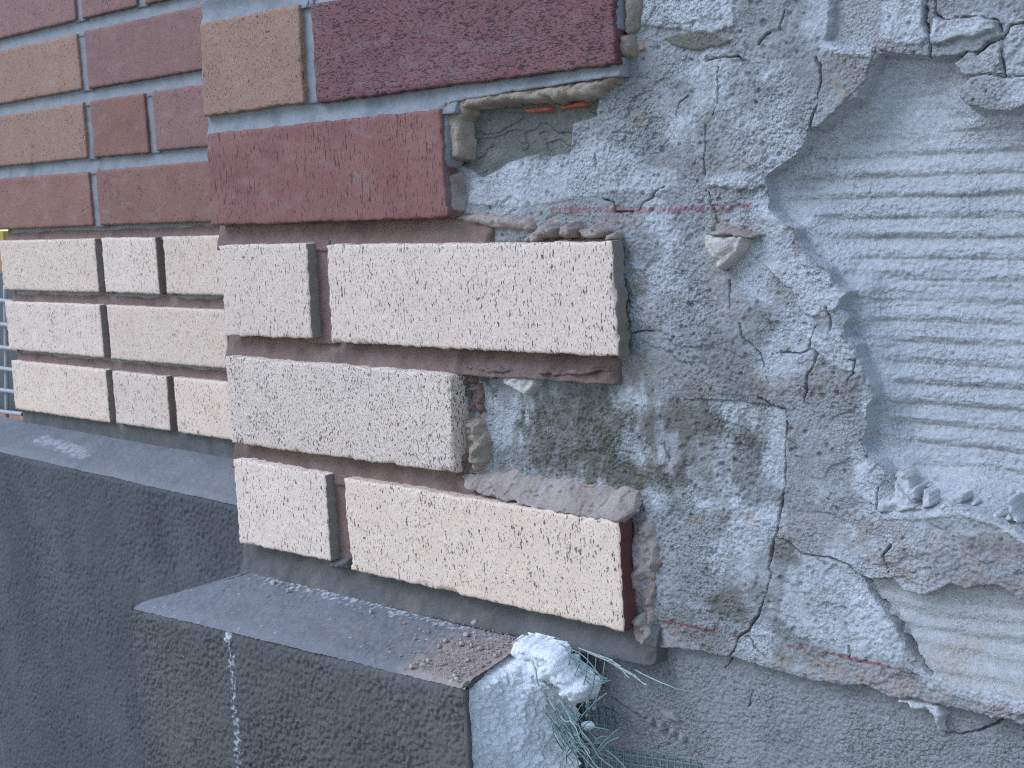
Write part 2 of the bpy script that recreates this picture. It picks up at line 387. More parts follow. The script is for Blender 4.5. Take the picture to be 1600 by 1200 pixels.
M_SIDE = mortar_mat('mortared_shaded_side', (0.22, 0.185, 0.15), (0.28, 0.235, 0.19))  # mortar-coated brick ends, shade of the joint painted into the colour
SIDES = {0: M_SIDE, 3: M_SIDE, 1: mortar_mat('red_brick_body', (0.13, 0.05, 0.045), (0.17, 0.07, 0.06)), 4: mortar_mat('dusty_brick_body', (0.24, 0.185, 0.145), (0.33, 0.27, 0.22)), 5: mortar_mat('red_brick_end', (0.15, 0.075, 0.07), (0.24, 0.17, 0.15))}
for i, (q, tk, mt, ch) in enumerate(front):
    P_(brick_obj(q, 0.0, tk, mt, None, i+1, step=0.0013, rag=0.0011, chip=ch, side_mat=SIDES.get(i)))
XH, XSL, XSR, XQ = 0.11368, 0.1332, 0.3879, 0.25
def rect(x0, x1, r, dz=0.0):
    a = (r-1)*(H+J)+dz; return [(x0, a+H), (x1, a+H), (x1, a), (x0, a)]
for r in range(6, 12):
    for k, (a, b) in enumerate([(0, XQ)] if r % 2 == 0 else [(0, XH), (XSL, XSR)]):
        P_(brick_obj(rect(a, b, r, 0.004), 0.0, 0.12 if a == 0 else 0.0105, [RUST, PURPLE, RED, TAN][(r+k) % 4] if r > 6 else ROSE, None, 30+r+k*7, step=0.003))
# bricks on the hidden left return
for r in range(1, 12):
    z0 = (r-1)*(H+J)
    o = brick_obj([(-0.065, H/2), (0.065, H/2), (0.065, -H/2), (-0.065, -H/2)], 0.0, 0.01, (CREAM[0] if r < 4 else RUST), None, 60+r, step=0.004)
    o.rotation_euler = (0, 0, -math.pi/2); o.location = (-0.001, 0.204, z0+H/2); P_(o)
ZB = lambda r: (r-1)*(H+J)-J           # bottom of the bed joint under course r
e = 0.004
# bed joints (slightly overlapping the bricks behind their faces)
def bed(pts_lo, pts_hi, y0, dish, mat, seed, e0=0.004, **k):
    """left and right ends read as pixels on the joint's lower and upper edge"""
    a, b = UX(*pts_lo[0], y0), UX(*pts_lo[1], y0); c, d = UX(*pts_hi[0], y0), UX(*pts_hi[1], y0)
    return P_(joint((a[0], c[0]), (b[0], d[0]), (a[1]-e0, b[1]-e0), (c[1]+e, d[1]+e), y0, dish, mat, None, seed, **k))
bed([(366,722),(742,780)], [(364,692),(742,742)], 0.0105, 0.0005, M_BROWNJ, 1, ragged=0.008, slope=0.007)
bed([(357,553),(962,590)], [(354,527),(962,560)], 0.0105, 0.0005, M_BROWNJ, 2, rough=0.0011, ragged=0.008, slope=0.007)
bed([(344,383),(770,381)], [(340,353),(770,342)], 0.0112, 0.0004, M_BROWNJ, 3, rough=0.0008, ragged=0.010, slope=0.007)
bed([(323,208),(712,167)], [(320,184),(712,134)], 0.003, 0.0030, M_GREYJ, 4, slope=0.003)
bed([(700,160),(968,117)], [(700,136),(968,100)], 0.0040, 0.0012, M_GREYJ, 5, e0=0.0, ragged=0.004)
bed([(312,36),(480,3)], [(310,12),(480,-25)], 0.003, 0.0030, M_GREYJ, 6, slope=0.003)
bed([(478,3),(968,-72)], [(478,-25),(968,-110)], 0.003, 0.0030, M_GREYJ, 61)
# bottom joint on the plinth, dark
bed([(380,889),(1024,1030)], [(376,852),(1024,992)], 0.0105, 0.0006, M_DARKJ, 7, rough=0.0010, back=0.03, ragged=0.004, slope=0.008)
for r in range(7, 12):
    P_(joint(0.001, 0.39, ZB(r)-e+0.004, ZB(r)+J+e+0.004, 0.003, 0.003, M_GREYJ, None, 80+r, step=0.004))
# head joints
def head(tl, tr, br, bl, y0, dish, mat, seed, **k):
    a, b, c, d = UX(*tl, y0), UX(*tr, y0), UX(*br, y0), UX(*bl, y0)
    return P_(joint((d[0]-e, a[0]-e), (c[0]+e, b[0]+e), d[1], a[1], y0, dish, mat, None, seed, vertical=True, **k))
head((508,738),(537,742),(550,893),(517,882), 0.0085, 0.0006, M_BROWNJ, 8)
head((478,376),(509,376),(519,541),(486,536), 0.0088, 0.0006, M_BROWNJ, 9)
head((466,2),(484,0),(495,163),(475,163), 0.0030, 0.0018, M_GREYJ, 10)
for r in (7, 9, 11): P_(joint(XH-e, XSL+e, ZB(r)+J, ZB(r)+J+H, 0.003, 0.002, M_GREYJ, None, 90+r, vertical=True, step=0.004))
# small dark plug at the foot of the head joint in the bottom course
P_(lump('mortar_remnant', [(510,876),(545,872),(546,890),(520,888)], 0.0075, 0.005, None, M_DARKJ, 3.3, edge=0.003))
# grey flanks of mortar left along the broken ends
P_(lump('mortar_remnant', [(689,160),(706,158),(708,248),(703,278),(697,282)], 0.013, 0.0098, None, M_GREYJ, 4.1, edge=0.0012, rough=0.0004, warp=0.0006))
P_(lump('mortar_remnant', [(697,276),(712,270),(717,330),(700,340)], 0.013, 0.0075, None, M_PINKM, 5.2, edge=0.0016, rough=0.0008, warp=0.0008))
P_(lump('mortar_remnant', [(956,-60),(972,-62),(975,48),(962,51)], 0.013, 0.0098, None, M_GREYJ, 6.1, edge=0.0012, rough=0.0003, warp=0.0004))
P_(lump('mortar_remnant', [(961,48),(968,48),(975,108),(964,112)], 0.013, 0.007, None, M_PINKM, 6.7, edge=0.0012, rough=0.0005, warp=0.0006))
# tan rolls that framed the missing brick
P_(lump('mortar_remnant', [(702,158),(735,154),(736,178),(728,190),(729,250),(712,252),(706,240)], 0.016, 0.010, None, M_TANM, 7.4, edge=0.0042, rough=0.0010, feat=0.006, round_=True))
P_(lump('mortar_remnant', [(703,152),(760,147),(840,133),(905,127),(945,120),(972,110),(968,128),(942,140),(938,154),(880,158),(800,162),(735,172),(706,172)], 0.016, 0.0115, None, M_TANM, 8.9, edge=0.0040, rough=0.0010, feat=0.006, round_=True))
P_(lump('mortar_remnant', [(972,-30),(995,-30),(1003,10),(998,40),(985,62),(976,48)], 0.016, 0.0075, None, M_TANM, 9.5, edge=0.005, rough=0.0022))
P_(lump('mortar_remnant', [(968,52),(986,50),(992,70),(990,92),(972,92),(966,70)], 0.016, 0.011, None, M_TANM, 10.5, edge=0.003, rough=0.0014))
P_(lump('mortar_remnant', [(988,60),(1004,64),(1006,80),(992,88)], 0.016, 0.005, None, M_TANM, 11.2, edge=0.004, rough=0.0014))
# above the upper cream stretcher: smeared mortar and crumbs
P_(lump('mortar_remnant', [(700,340),(740,332),(800,338),(830,345),(836,362),(790,358),(740,352)], 0.014, 0.0045, None, M_PINKM, 12.2, edge=0.004, rough=0.0012))
# mortar bed over the bottom stretcher, broken open
P_(lump('mortar_remnant', [(712,738),(745,726),(800,728),(870,742),(940,754),(990,770),(994,798),(984,811),(930,803),(870,795),(800,778),(735,762)], 0.0125, 0.0035, None, M_PINKM, 13.4, edge=0.0016, rough=0.0017, feat=0.008, tilt=(0, 0.95), step=0.0009))
# mortar beside the end of the bottom stretcher
P_(lump('mortar_remnant', [(986,815),(1018,812),(1026,850),(1026,900),(1018,960),(1022,1030),(985,1034),(975,1002),(986,975)], 0.0165, 0.0034, None, M_PINKM, 14.4, edge=0.004, rough=0.0022, feat=0.008))
P_(lump('mortar_remnant', [(1012,855),(1024,850),(1032,880),(1026,898),(1014,890)], 0.0165, 0.0055, None, M_PINKM, 15.4, edge=0.004, rough=0.002))
P_(lump('mortar_remnant', [(985,960),(1006,958),(1018,990),(1010,1020),(992,1000)], 0.0165, 0.0075, None, M_PINKM, 16.4, edge=0.003, rough=0.0018))
# rubble beside the end of the middle stretcher
for k, pl in enumerate([[(716,578),(738,574),(744,600),(724,606)], [(728,604),(750,600),(756,640),(742,652),(730,640)], [(722,606),(736,604),(735,622),(722,620)], [(730,655),(748,650),(762,690),(760,720),(742,738),(728,715)], [(714,712),(732,706),(745,742),(715,744)], [(740,580),(768,578),(772,592),(750,600)]]):
    P_(lump('mortar_remnant', pl, 0.0165, [0.006, 0.005, 0.007, 0.009, 0.009, 0.005][k], None, [M_BROWNJ, M_BROWNJ, M_DARKJ, M_TANM, M_BROWNJ, M_BROWNJ][k], 20+k*1.7, edge=0.0030, rough=0.0030, feat=0.005, warp=0.0022))
# bed joint under the upper stretcher: crumbling right part
P_(lump('mortar_remnant', [(716,566),(790,570),(860,574),(955,570),(960,582),(900,590),(850,588),(800,584),(770,586),(735,580)], 0.016, 0.0095, None, M_BROWNJ, 31.3, edge=0.003, rough=0.0022, feat=0.006))

# ------------------------------------------------------------------ the recessed brick wall
DW = 0.280621
rec = empty('brick_wall', (-0.45, DW+0.1, -0.95))
tag(rec, 'set-back brick wall left of the pier, rust red courses above cream courses', 'brick wall')
RINV = Matrix.Translation(rec.location).inverted()
def R_(o):
    o.parent = rec; o.matrix_parent_inverse = RINV; return o
R_(link('core', box_mesh('core', (-0.874, DW+0.012, -0.95), (0.02, DW+0.25, 2.2)), None, M_CORE))
aL, aR, bL, bR, cL = -0.889, -0.641483, -0.625511, -0.505385, -0.489121
colr = {4: [RUST, RUST, ROSE], 5: [TAN, RUST, ROSE, RED], 6: [TAN, ROSE, RED], 7: [ROSE, ROSE, RUST, RED], 8: [RUST, PURPLE, ROSE], 9: [TAN, ROSE, RED, RUST]}
rs = np.random.RandomState(4)
for r in range(1, 10):
    if r % 2: spans = [(aL, aR), (bL, bR), (cL, cL+0.25), (cL+0.266, cL+0.486)]
    else: spans = [(aL, aR), (bL, bL+0.25), (bL+0.266, bL+0.516)]
    for k, (a, b) in enumerate(spans):
        mt = CREAM[(r+k) % 2*2] if r <= 3 else colr[r][k % len(colr[r])]
        q = [(x+rs.uniform(-.0008, .0008), z+rs.uniform(-.0008, .0008)+0.002) for x, z in rect(a, b, r)]
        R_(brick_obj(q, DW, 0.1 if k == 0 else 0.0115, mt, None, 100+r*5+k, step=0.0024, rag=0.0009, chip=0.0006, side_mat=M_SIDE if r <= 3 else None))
for r in range(2, 10):
    br = r <= 4; z = ZB(r)+0.002
    R_(joint(aL+0.004, 0.0, z-e, z+J+e, DW+(0.0105 if br else 0.0040), 0.0008 if br else 0.0022, M_BROWNJ if br else M_GREYJ, None, 120+r, step=0.003, slope=0.007 if br else 0.003))
R_(joint(aL+0.004, 0.0, -0.03, 0.006, DW+0.0085, 0.0005, M_DARKJ, None, 119, step=0.0035, back=0.03))
for r in range(1, 10):
    br = r <= 3; z = ZB(r)+J+0.002; mt = M_BROWNJ if br else M_GREYJ; yj = DW+(0.0082 if br else 0.003)
    for k, (a, b) in enumerate([(aR, bL), (bR, cL), (cL+0.25, cL+0.266)] if r % 2 else [(aR, bL), (bL+0.25, bL+0.266)]):
        R_(joint(a-e, b+e, z-0.002, z+H+0.002, yj, 0.0012, mt, None, 140+r*3+k, vertical=True, step=0.0025))

# ------------------------------------------------------------------ dark stucco plinths
def stucco_h(X, Z, seed):
    w = worley(X+0.0012*fbm(X, Z, 0.004, 2, seed), Z*0.8, 0.0036, seed)
    return (0.0013*(0.55-np.clip(w, 0, 1))+0.0010*fbm(X, Z*0.8, 0.0024, 3, seed+3, 0.6))*(0.85+0.5*fbm(X, Z, 0.03, 2, seed+5))+0.0014*fbm(X, Z, 0.05, 3, seed+6)
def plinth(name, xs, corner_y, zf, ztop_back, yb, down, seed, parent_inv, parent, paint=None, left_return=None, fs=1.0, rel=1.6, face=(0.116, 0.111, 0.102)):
    """zf(x), yf(x): front edge; ztop_back(x): back edge of the sloped top"""
    out = []
    # sloped top
    v = np.linspace(0, 1, 46); X, T = np.meshgrid(xs, v)
    yf = corner_y(X); Y = yf*(1-T)+yb*T; Z = zf(X)*(1-T)+ztop_back(X)*T
    nz = stucco_h(X, Y*1.0+3, seed)*0.62+0.0007*fbm(X, Y, 0.012, 4, seed+9, 0.6)
    edge = np.clip(1-T/0.15, 0, 1)**2*0.0034
    Z = Z+nz-edge; Y = Y+edge*0.2
    if left_return is not None: X = np.maximum(X, left_return+(Y-yf)*1.0*(1-0.0))
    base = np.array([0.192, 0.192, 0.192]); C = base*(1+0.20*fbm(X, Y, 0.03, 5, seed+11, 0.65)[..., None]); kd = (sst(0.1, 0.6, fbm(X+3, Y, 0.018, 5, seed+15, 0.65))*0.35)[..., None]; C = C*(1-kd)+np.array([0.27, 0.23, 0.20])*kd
    if paint: C = paint('top', X, Y, Z, C)
    V = np.stack([X, Y, Z], -1).reshape(-1, 3); o = link('sloped_top', raw_mesh('sloped_top', V, grid_quads(*X.shape).reshape(-1, 4), C.reshape(-1, 3)), None, M_STUCCO)
    o.parent = parent; o.matrix_parent_inverse = parent_inv; out.append(o)
    # front face
    X, D = np.meshgrid(xs, down); Z = zf(X)-0.0031-D; yf = corner_y(X)
    hgt = stucco_h(X*fs, Z*fs, seed+20)*rel; edge = np.clip(1-D/0.006, 0, 1)**2*0.0030
    Y = yf-hgt+edge-0.0002
    Y[0] = yf[0]+0.0028; 
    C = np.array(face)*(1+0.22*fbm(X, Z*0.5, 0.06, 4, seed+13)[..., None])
    if paint: C = paint('face', X, Y, Z, C)
    V = np.stack([X, Y, Z], -1).reshape(-1, 3); o = link('front_face', raw_mesh('front_face', V, grid_quads(*X.shape)[:, :, ::-1].reshape(-1, 4), C.reshape(-1, 3)), None, M_STUCCO)
    o.parent = parent; o.matrix_parent_inverse = parent_inv; out.append(o)
    return out
XE = 0.3045                        # broken end of the pier's plinth
pl = empty('stucco_plinth', (0.12, -0.03, -0.95))
tag(pl, 'dark grey stucco plinth under the pier, broken open at its right end', 'plinth')
PLI = Matrix.Translation(pl.location).inverted()
cA, cB = U(205, 945, -0.062), U(722, 1069, -0.058); kA, kB = U(378, 889, 0.009), U(805, 992, 0.009)
lin = lambda a, b, i: (lambda X: a[i]+(b[i]-a[i])*(X-a[0])/(b[0]-a[0]))
def paint_front(which, X, Y, Z, C):
    # white paint trickle down the face, brown mortar dust on the ledge near the broken end
    if which == 'face':
        ln = poly_at([(352,985),(358,1010),(363,1060),(367,1120),(371,1200),(376,1300)], -0.062)
        d = line_dist(ln, X, Z, 0.02); k = sst(0.25, 0.5, fbm(X, Z, 0.0022, 2, 71)+0.34-(d/0.0060)**2)*0.6
        d2 = np.hypot(X-UX(352, 995, -0.062)[0], Z-UX(352, 995, -0.062)[1]); k = np.maximum(k, sst(0.1, 0.35, fbm(X, Z, 0.002, 2, 72)+0.25-(d2/0.006)**2))
        C = C*(1-k[..., None])+np.array([0.55, 0.56, 0.56])*k[..., None]
    else:
        d = (X-(XE-0.085))/0.085+0.5*fbm(X, Y, 0.02, 4, 73); k = sst(0.15, 0.75, d)*0.85*(0.75+0.35*fbm(X, Y, 0.004, 3, 74))
        k = np.clip(k, 0, 1); C = C*(1-k[..., None])+np.array([0.42, 0.31, 0.25])*k[..., None]
        w = sst(0.52, 0.6, fbm(X, Y, 0.0022, 2, 75)*0.7+0.42*sst(-0.010, 0.006, Y)*sst(-0.02, 0.05, X)); C = C*(1-w[..., None])+np.array([0.5, 0.49, 0.47])*w[..., None]
    return C
xs = np.concatenate([np.arange(cA[0], XE, 0.00075), [XE]])
dn = np.concatenate([np.arange(0, 0.17, 0.00075), np.linspace(0.18, 0.90, 20)])
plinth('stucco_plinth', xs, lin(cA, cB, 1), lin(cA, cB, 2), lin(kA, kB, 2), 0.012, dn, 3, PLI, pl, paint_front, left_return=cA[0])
# mitred left return of the plinth
y = np.linspace(-0.062, 0.23, 60); T = np.linspace(0, 1, 12); YY, TT = np.meshgrid(y, T)
XX = cA[0]*(1-TT)+TT*np.minimum(0.004, cA[0]+(YY+0.062)); XX = np.where(YY < cA[0]+0.062, XX, XX)
ZZ = (cA[2]*(1-TT)+kA[2]*TT); ZZ = cA[2]+(kA[2]-cA[2])*np.clip((XX-cA[0])/(0.004-cA[0]), 0, 1)-0.0012
V = np.stack([XX, YY, ZZ], -1).reshape(-1, 3); Cc = np.tile(np.array([0.192, 0.192, 0.192]), (len(V), 1))
o = link('side_slope', raw_mesh('side_slope', V, grid_quads(*XX.shape)[:, :, ::-1].reshape(-1, 4), Cc), None, M_STUCCO); o.parent = pl; o.matrix_parent_inverse = PLI
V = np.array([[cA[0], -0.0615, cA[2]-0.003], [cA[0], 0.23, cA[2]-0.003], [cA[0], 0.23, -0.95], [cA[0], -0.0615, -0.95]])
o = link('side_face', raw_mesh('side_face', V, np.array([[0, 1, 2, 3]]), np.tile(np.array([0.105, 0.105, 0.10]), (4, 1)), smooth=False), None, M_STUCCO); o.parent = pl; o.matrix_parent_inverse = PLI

pr = empty('stucco_plinth', (-0.5, 0.25, -0.95))
tag(pr, 'dark grey stucco plinth under the set-back wall, white smear on its ledge', 'plinth')
PRI = Matrix.Translation(pr.location).inverted()
fA, fB = U(0, 703, 0.2186), U(365, 785, 0.2186); hA, hB = U(0, 652, DW+0.008), U(365, 716, DW+0.008)
def paint_back(which, X, Y, Z, C):
    if which == 'top':
        ln = np.array([(U(q[0], q[1], 0.25)[0], U(q[0], q[1], 0.25)[1]) for q in ()]) if False else None
        p0, p1 = U(60, 674, 0.258), U(132, 690, 0.246)
        d = seg_dist(X, Y, (p0[0], p0[1]), (p1[0], p1[1])); k = 0.75*sst(0.0, 0.7, 0.8*fbm(X, Y, 0.005, 4, 76, 0.7)+0.5-(d/0.017)**2)
        C = C*(1-k[..., None])+np.array([0.42, 0.42, 0.42])*k[..., None]
    return C
xs2 = np.concatenate([np.arange(-1.35, -0.9, 0.006), np.arange(-0.9, -0.05, 0.0014)]); dn2 = np.concatenate([np.arange(0, 0.50, 0.0014), np.linspace(0.51, 0.90, 12)])
zf2 = lambda X: np.minimum(lin(fA, fB, 2)(X), -0.040); zb2 = lambda X: np.minimum(lin(hA, hB, 2)(X), -0.012)
plinth('stucco_plinth', xs2, lambda X: X*0+0.2186, zf2, zb2, DW+0.012, dn2, 41, PRI, pr, paint_back, fs=0.8, rel=1.5, face=(0.10, 0.10, 0.099))  # darker face colour stands for the deeper shade beside the pier

# ------------------------------------------------------------------ broken render wall on the right
rw = empty('broken_render_wall', (0.6, 0.15, -0.95))
tag(rw, 'grey wall with broken cement render, cracks and a ribbed recess, right of the bricks', 'wall')
RWI = Matrix.Translation(rw.location).inverted()
def W_(o):
    o.parent = rw; o.matrix_parent_inverse = RWI; return o
D0 = 0.0165
gx = np.concatenate([np.linspace(0.20, 0.236, 12)[:-1], np.arange(0.236, 0.655, 0.0006), 0.655+np.cumsum(np.geomspace(0.0008, 0.03, 60))])
gz = np.concatenate([-0.105-np.cumsum(np.geomspace(0.0008, 0.06, 46))[::-1], np.arange(-0.105, 0.375, 0.0006), 0.375+np.cumsum(np.geomspace(0.0008, 0.06, 60))])
X, Z = np.meshgrid(gx, gz)
wx = X+0.0016*fbm(X, Z, 0.009, 4, 201)+0.004*fbm(X, Z, 0.05, 2, 205)*0.3; wz = Z+0.0016*fbm(X+5, Z, 0.009, 4, 203)+0.004*fbm(X+9, Z, 0.05, 2, 207)*0.3
PP = lambda pts, y=D0: poly_at(pts, y)
def S(pts, margin=0.03): return sdf(PP(pts), wx, wz, margin)
RECESS = [(1372,82),(1395,84),(1440,87),(1475,87),(1500,84),(1513,83),(1493,98),(1496,112),(1518,118),(1505,135),(1503,150),(1515,168),(1545,172),(1580,172),(1610,165),(1700,158),(2100,150),(2100,900),(1700,850),(1600,826),(1570,814),(1536,800),(1501,790),(1448,797),(1412,790),(1384,738),(1360,712),(1345,695),(1352,660),(1352,640),(1366,620),(1362,600),(1352,583),(1340,560),(1337,540),(1320,525),(1319,512),(1326,497),(1312,482),(1324,457),(1302,445),(1292,425),(1267,400),(1240,377),(1239,357),(1222,349),(1200,327),(1197,310),(1191,278),(1212,262),(1235,247),(1255,225),(1265,203),(1282,200),(1300,185),(1320,167),(1345,152),(1355,125),(1367,100)]
SLOT = [(1288,-80),(1290,40),(1285,66),(1310,74),(1340,70),(1366,72),(1372,40),(1376,-80)]
LOWREC = [(1347,904),(1392,905),(1415,925),(1445,932),(1475,918),(1487,912),(1510,920),(1530,915),(1560,915),(1590,935),(1650,960),(1900,1020),(1900,1180),(1600,1095),(1500,1075),(1456,1056),(1435,1029),(1413,997),(1395,968),(1373,948),(1355,923)]
BASE = [(840,1010),(1025,1010),(1087,1020),(1148,1028),(1220,1050),(1267,1064),(1317,1072),(1349,1068),(1397,1092),(1440,1097),(1493,1110),(1565,1124),(1640,1138),(2400,1260),(2400,6000),(600,6000),(600,1000)]
POCKET = [(728,168),(835,160),(937,154),(934,183),(897,196),(890,240),(830,245),(790,256),(760,277),(738,264),(715,260),(708,200)]
dR, dS, dL, dB, dP = S(RECESS, 0.08), S(SLOT), S(LOWREC, 0.06), S(BASE, 0.03), S(POCKET)
below = sst(-0.001, 0.0018, dB)
inR = dR > 0
# ------- relief, positive towards the viewer
gran = 0.45-np.clip(worley(wx, wz, 0.0024, 11), 0, 1); gran2 = 0.45-np.clip(worley(wx+3, wz, 0.0062, 13), 0, 1)
cover = sst(-0.25, 0.25, fbm(X, Z, 0.045, 3, 221))
h = 0.0022*fbm(X, Z, 0.07, 3, 211)+0.0010*fbm(X, Z, 0.018, 5, 215, 0.66)+0.0009*gran*cover**2+0.0004*gran2*cover**2+0.0007*fbm(X, Z, 0.0017, 2, 219)*(0.45+0.7*cover)
# flaked terraces: quantised low-frequency noise gives broken ledges
tn = fbm(wx, wz*1.35, 0.055, 4, 231)*2.4; fl = np.floor(tn); fr = tn-fl
h = h+0.0010*(fl+sst(0.44, 0.56, fr))
pw = worley(wx, wz, 0.011, 17); pore = sst(0.11, 0.04, pw+0.16*fbm(X, Z, 0.025, 3, 223)); h = h-0.0010*pore
h = h+0.0005*np.abs(fbm(X, Z, 0.005, 4, 225))
col = np.empty(X.shape+(3,)); col[:] = (0.33, 0.325, 0.315)
col *= (1+0.22*fbm(X, Z, 0.02, 4, 241))[..., None]
def tint(k, c):
    global col
    k = np.clip(k, 0, 1)[..., None]; col = col*(1-k)+np.array(c)*k
col *= (1-0.25*pore)[..., None]
WH, BR, OL = (0.58, 0.58, 0.575), (0.315, 0.24, 0.195), (0.14, 0.13, 0.10)
n1 = fbm(X, Z, 0.012, 4, 251); n2 = fbm(X+2, Z, 0.006, 3, 255)
tint(sst(0.12, 0.42, fbm(X, Z, 0.035, 4, 261))*0.62, WH)
tint(sst(0.25, 0.6, fbm(X+4, Z*1.6, 0.03, 5, 263, 0.6))*0.35, BR)
tint(sst(0.30, 0.55, fbm(X+7, Z, 0.022, 4, 265))*0.6, (0.19, 0.185, 0.165))
whites = [([(735,272),(800,262),(880,245),(940,212),(985,240),(1010,260),(1055,268),(1058,290),(1020,305),(960,300),(900,310),(800,322),(735,318)], .65, .0006),
          ([(1010,-60),(1140,-60),(1150,40),(1110,52),(1040,48),(1005,40)], .75, .0014),
          ([(1097,283),(1120,275),(1160,268),(1188,270),(1192,290),(1170,300),(1130,292),(1105,292)], .95, .0016),
          ([(1168,322),(1185,313),(1218,342),(1205,350),(1180,337)], .95, .0005),
          ([(1200,415),(1260,400),(1290,428),(1325,457),(1312,482),(1275,494),(1250,480),(1240,450),(1210,430)], .9, .0016),
          ([(1262,525),(1310,508),(1338,545),(1338,580),(1320,582),(1290,562)], .8, .0008),
          ([(1070,625),(1185,628),(1228,641),(1226,765),(1180,748),(1185,690),(1150,670),(1110,660),(1090,642)], .72, -.0014),
          ([(1085,780),(1160,780),(1160,796),(1090,798)], .9, .0003),
          ([(1240,858),(1340,903),(1410,1000),(1430,1040),(1400,1035),(1250,1000),(1215,960),(1230,880)], .7, -.0006),
          ([(1420,1040),(1600,1072),(1700,1090),(1700,1135),(1560,1106),(1450,1078)], .85, .0008),
          ([(1333,700),(1384,738),(1375,795),(1330,765)], .9, .0004),
          ([(1375,800),(1448,799),(1501,791),(1540,803),(1600,830),(1700,858),(1700,872),(1600,846),(1540,818),(1500,806),(1440,812),(1375,812)], .95, .001),
          ([(760,600),(790,640),(880,650),(905,690),(850,700),(800,690),(765,720)], .55, -.0004),
          ([(1350,612),(1366,622),(1352,645),(1335,640)], .8, 0), ([(1290,72),(1366,72),(1368,92),(1330,88),(1300,86)], .95, .001),
          ([(1376,-80),(1447,-80),(1443,35),(1455,55),(1440,72),(1400,68),(1376,62)], .85, .001),
          ([(1460,25),(1480,32),(1540,25),(1562,37),(1560,50),(1510,60),(1470,68),(1458,66)], .95, .0025)]
for p, a, dh in whites:
    d = S(p); k = sst(-0.0015, 0.0025, d+0.0022*n1); tint(k*a*(0.8+0.35*n2), WH); h = h+dh*sst(-0.001, 0.001, d)*1.2; h = h-0.35*k*0.0008*gran
for p, a, c in [([(985,425),(1015,430),(1022,515),(1000,520),(985,500)], .85, BR), ([(1075,805),(1180,800),(1185,818),(1080,815)], .8, (0.40, 0.25, 0.17)),
                ([(940,560),(1060,570),(1190,575),(1190,612),(1080,615),(980,600)], .55, BR), ([(1215,805),(1340,808),(1480,828),(1620,850),(1620,895),(1480,880),(1300,860),(1215,835)], .62, BR),
                ([(1240,580),(1270,570),(1330,590),(1340,620),(1250,625),(1205,620)], .7, BR), ([(1275,92),(1365,92),(1360,120),(1330,150),(1290,140)], .75, BR),
                ([(1100,340),(1240,345),(1245,380),(1110,362)], .6, BR), ([(860,335),(1000,332),(1000,360),(900,372),(850,360)], .7, BR), ([(1340,870),(1420,880),(1600,905),(1650,950),(1590,930),(1470,925),(1400,910)], .7, BR),
                ([(1030,975),(1150,997),(1150,1022),(1030,1010)], .85, BR), ([(1152,1028),(1230,1015),(1410,1052),(1600,1100),(1700,1125),(1700,1140),(1400,1095),(1220,1050)], .75, (0.37, 0.28, 0.235))]:
    d = S(p); tint(sst(-0.003, 0.004, d+0.005*n1)*a*0.8*np.clip(0.55+1.1*n2, 0, 1.3), c)
# smooth olive pocket of the missing brick
kP = sst(-0.0008, 0.0012, dP); h = h*(1-0.75*kP)-0.0030*kP+kP*0.0010*np.floor(fbm(X*0.4, Z, 0.016, 3, 271)*3)
tint(kP*0.95, (0.135, 0.135, 0.112)); tint(kP*sst(0.0, 0.4, fbm(X*0.5, Z, 0.014, 3, 273))*0.4, (0.26, 0.255, 0.23))
# olive flake
d = S([(1038,62),(1075,50),(1105,47),(1130,58),(1144,60),(1125,73),(1090,78),(1050,73)]); k = sst(-0.0006, 0.0006, d); tint(k*0.95, (0.17, 0.165, 0.125)); h = h*(1-0.8*k)+k*0.0012
# moss stains with vertical runs
st = fbm(X, Z*0.3, 0.007, 4, 281); d = S([(830,612),(930,610),(1000,640),(1060,630),(1110,650),(1188,692),(1180,704),(1120,682),(1060,672),(1000,668),(965,690),(970,720),(1050,735),(1045,770),(950,765),(900,745),(850,735),(815,718),(830,680)])
tint(sst(-0.004, 0.005, d+0.009*st)*0.95*np.clip(0.85+0.4*n2, 0, 1), (0.125, 0.115, 0.082))
for p in ([(1200,850),(1225,850),(1240,880),(1210,890)], [(1100,930),(1150,915),(1160,960),(1110,965)], [(1000,820),(1020,820),(1025,850),(1005,850)]):
    tint(sst(-0.004, 0.004, S(p)+0.007*n1)*0.7, OL)
d = S([(760,590),(1200,600),(1200,770),(770,750)]); tint(sst(0.0, 0.35, fbm(X+1, Z*0.25, 0.006, 4, 287)+0.1)*sst(-0.004, 0.006, d)*0.55, (0.19, 0.185, 0.155)); tint(sst(0.15, 0.45, fbm(X+3, Z*0.5, 0.012, 4, 285))*sst(-0.005, 0.005, d)*0.75, OL)
# traces of red marking dye
for ln in ([(865,326),(1000,330),(1080,328),(1170,324)], [(1026,970),(1090,981),(1150,994)], [(1228,1009),(1320,1025),(1408,1046)]):
    d = line_dist(PP(ln), X, Z+0.0006*n2, 0.01); thick = 0.0014 if ln[0][1] > 500 else 0.003
    tint(sst(0.0, 0.35, 1-(d/thick)**2+0.9*fbm(X*2, Z*0.6, 0.003, 2, 291)-0.55)*(0.75 if ln[0][1] > 500 else 0.5), (0.30, 0.075, 0.075))
# lower base render, a few millimetres back, sandy and even
hb = 0.0010*fbm(X, Z, 0.05, 3, 301)+0.0012*gran+0.0007*gran2+0.0004*fbm(X, Z, 0.003, 2, 303)
h = h*(1-below)+(hb-0.0075)*below
cb = np.array((0.285, 0.282, 0.272))*(1+0.16*fbm(X, Z, 0.03, 4, 305)[..., None]); col = col*(1-below[..., None])+cb*below[..., None]
lip = np.exp(-((dB+0.0035)/0.0035)**2); h = h+0.0022*lip*(0.6+0.8*n1)
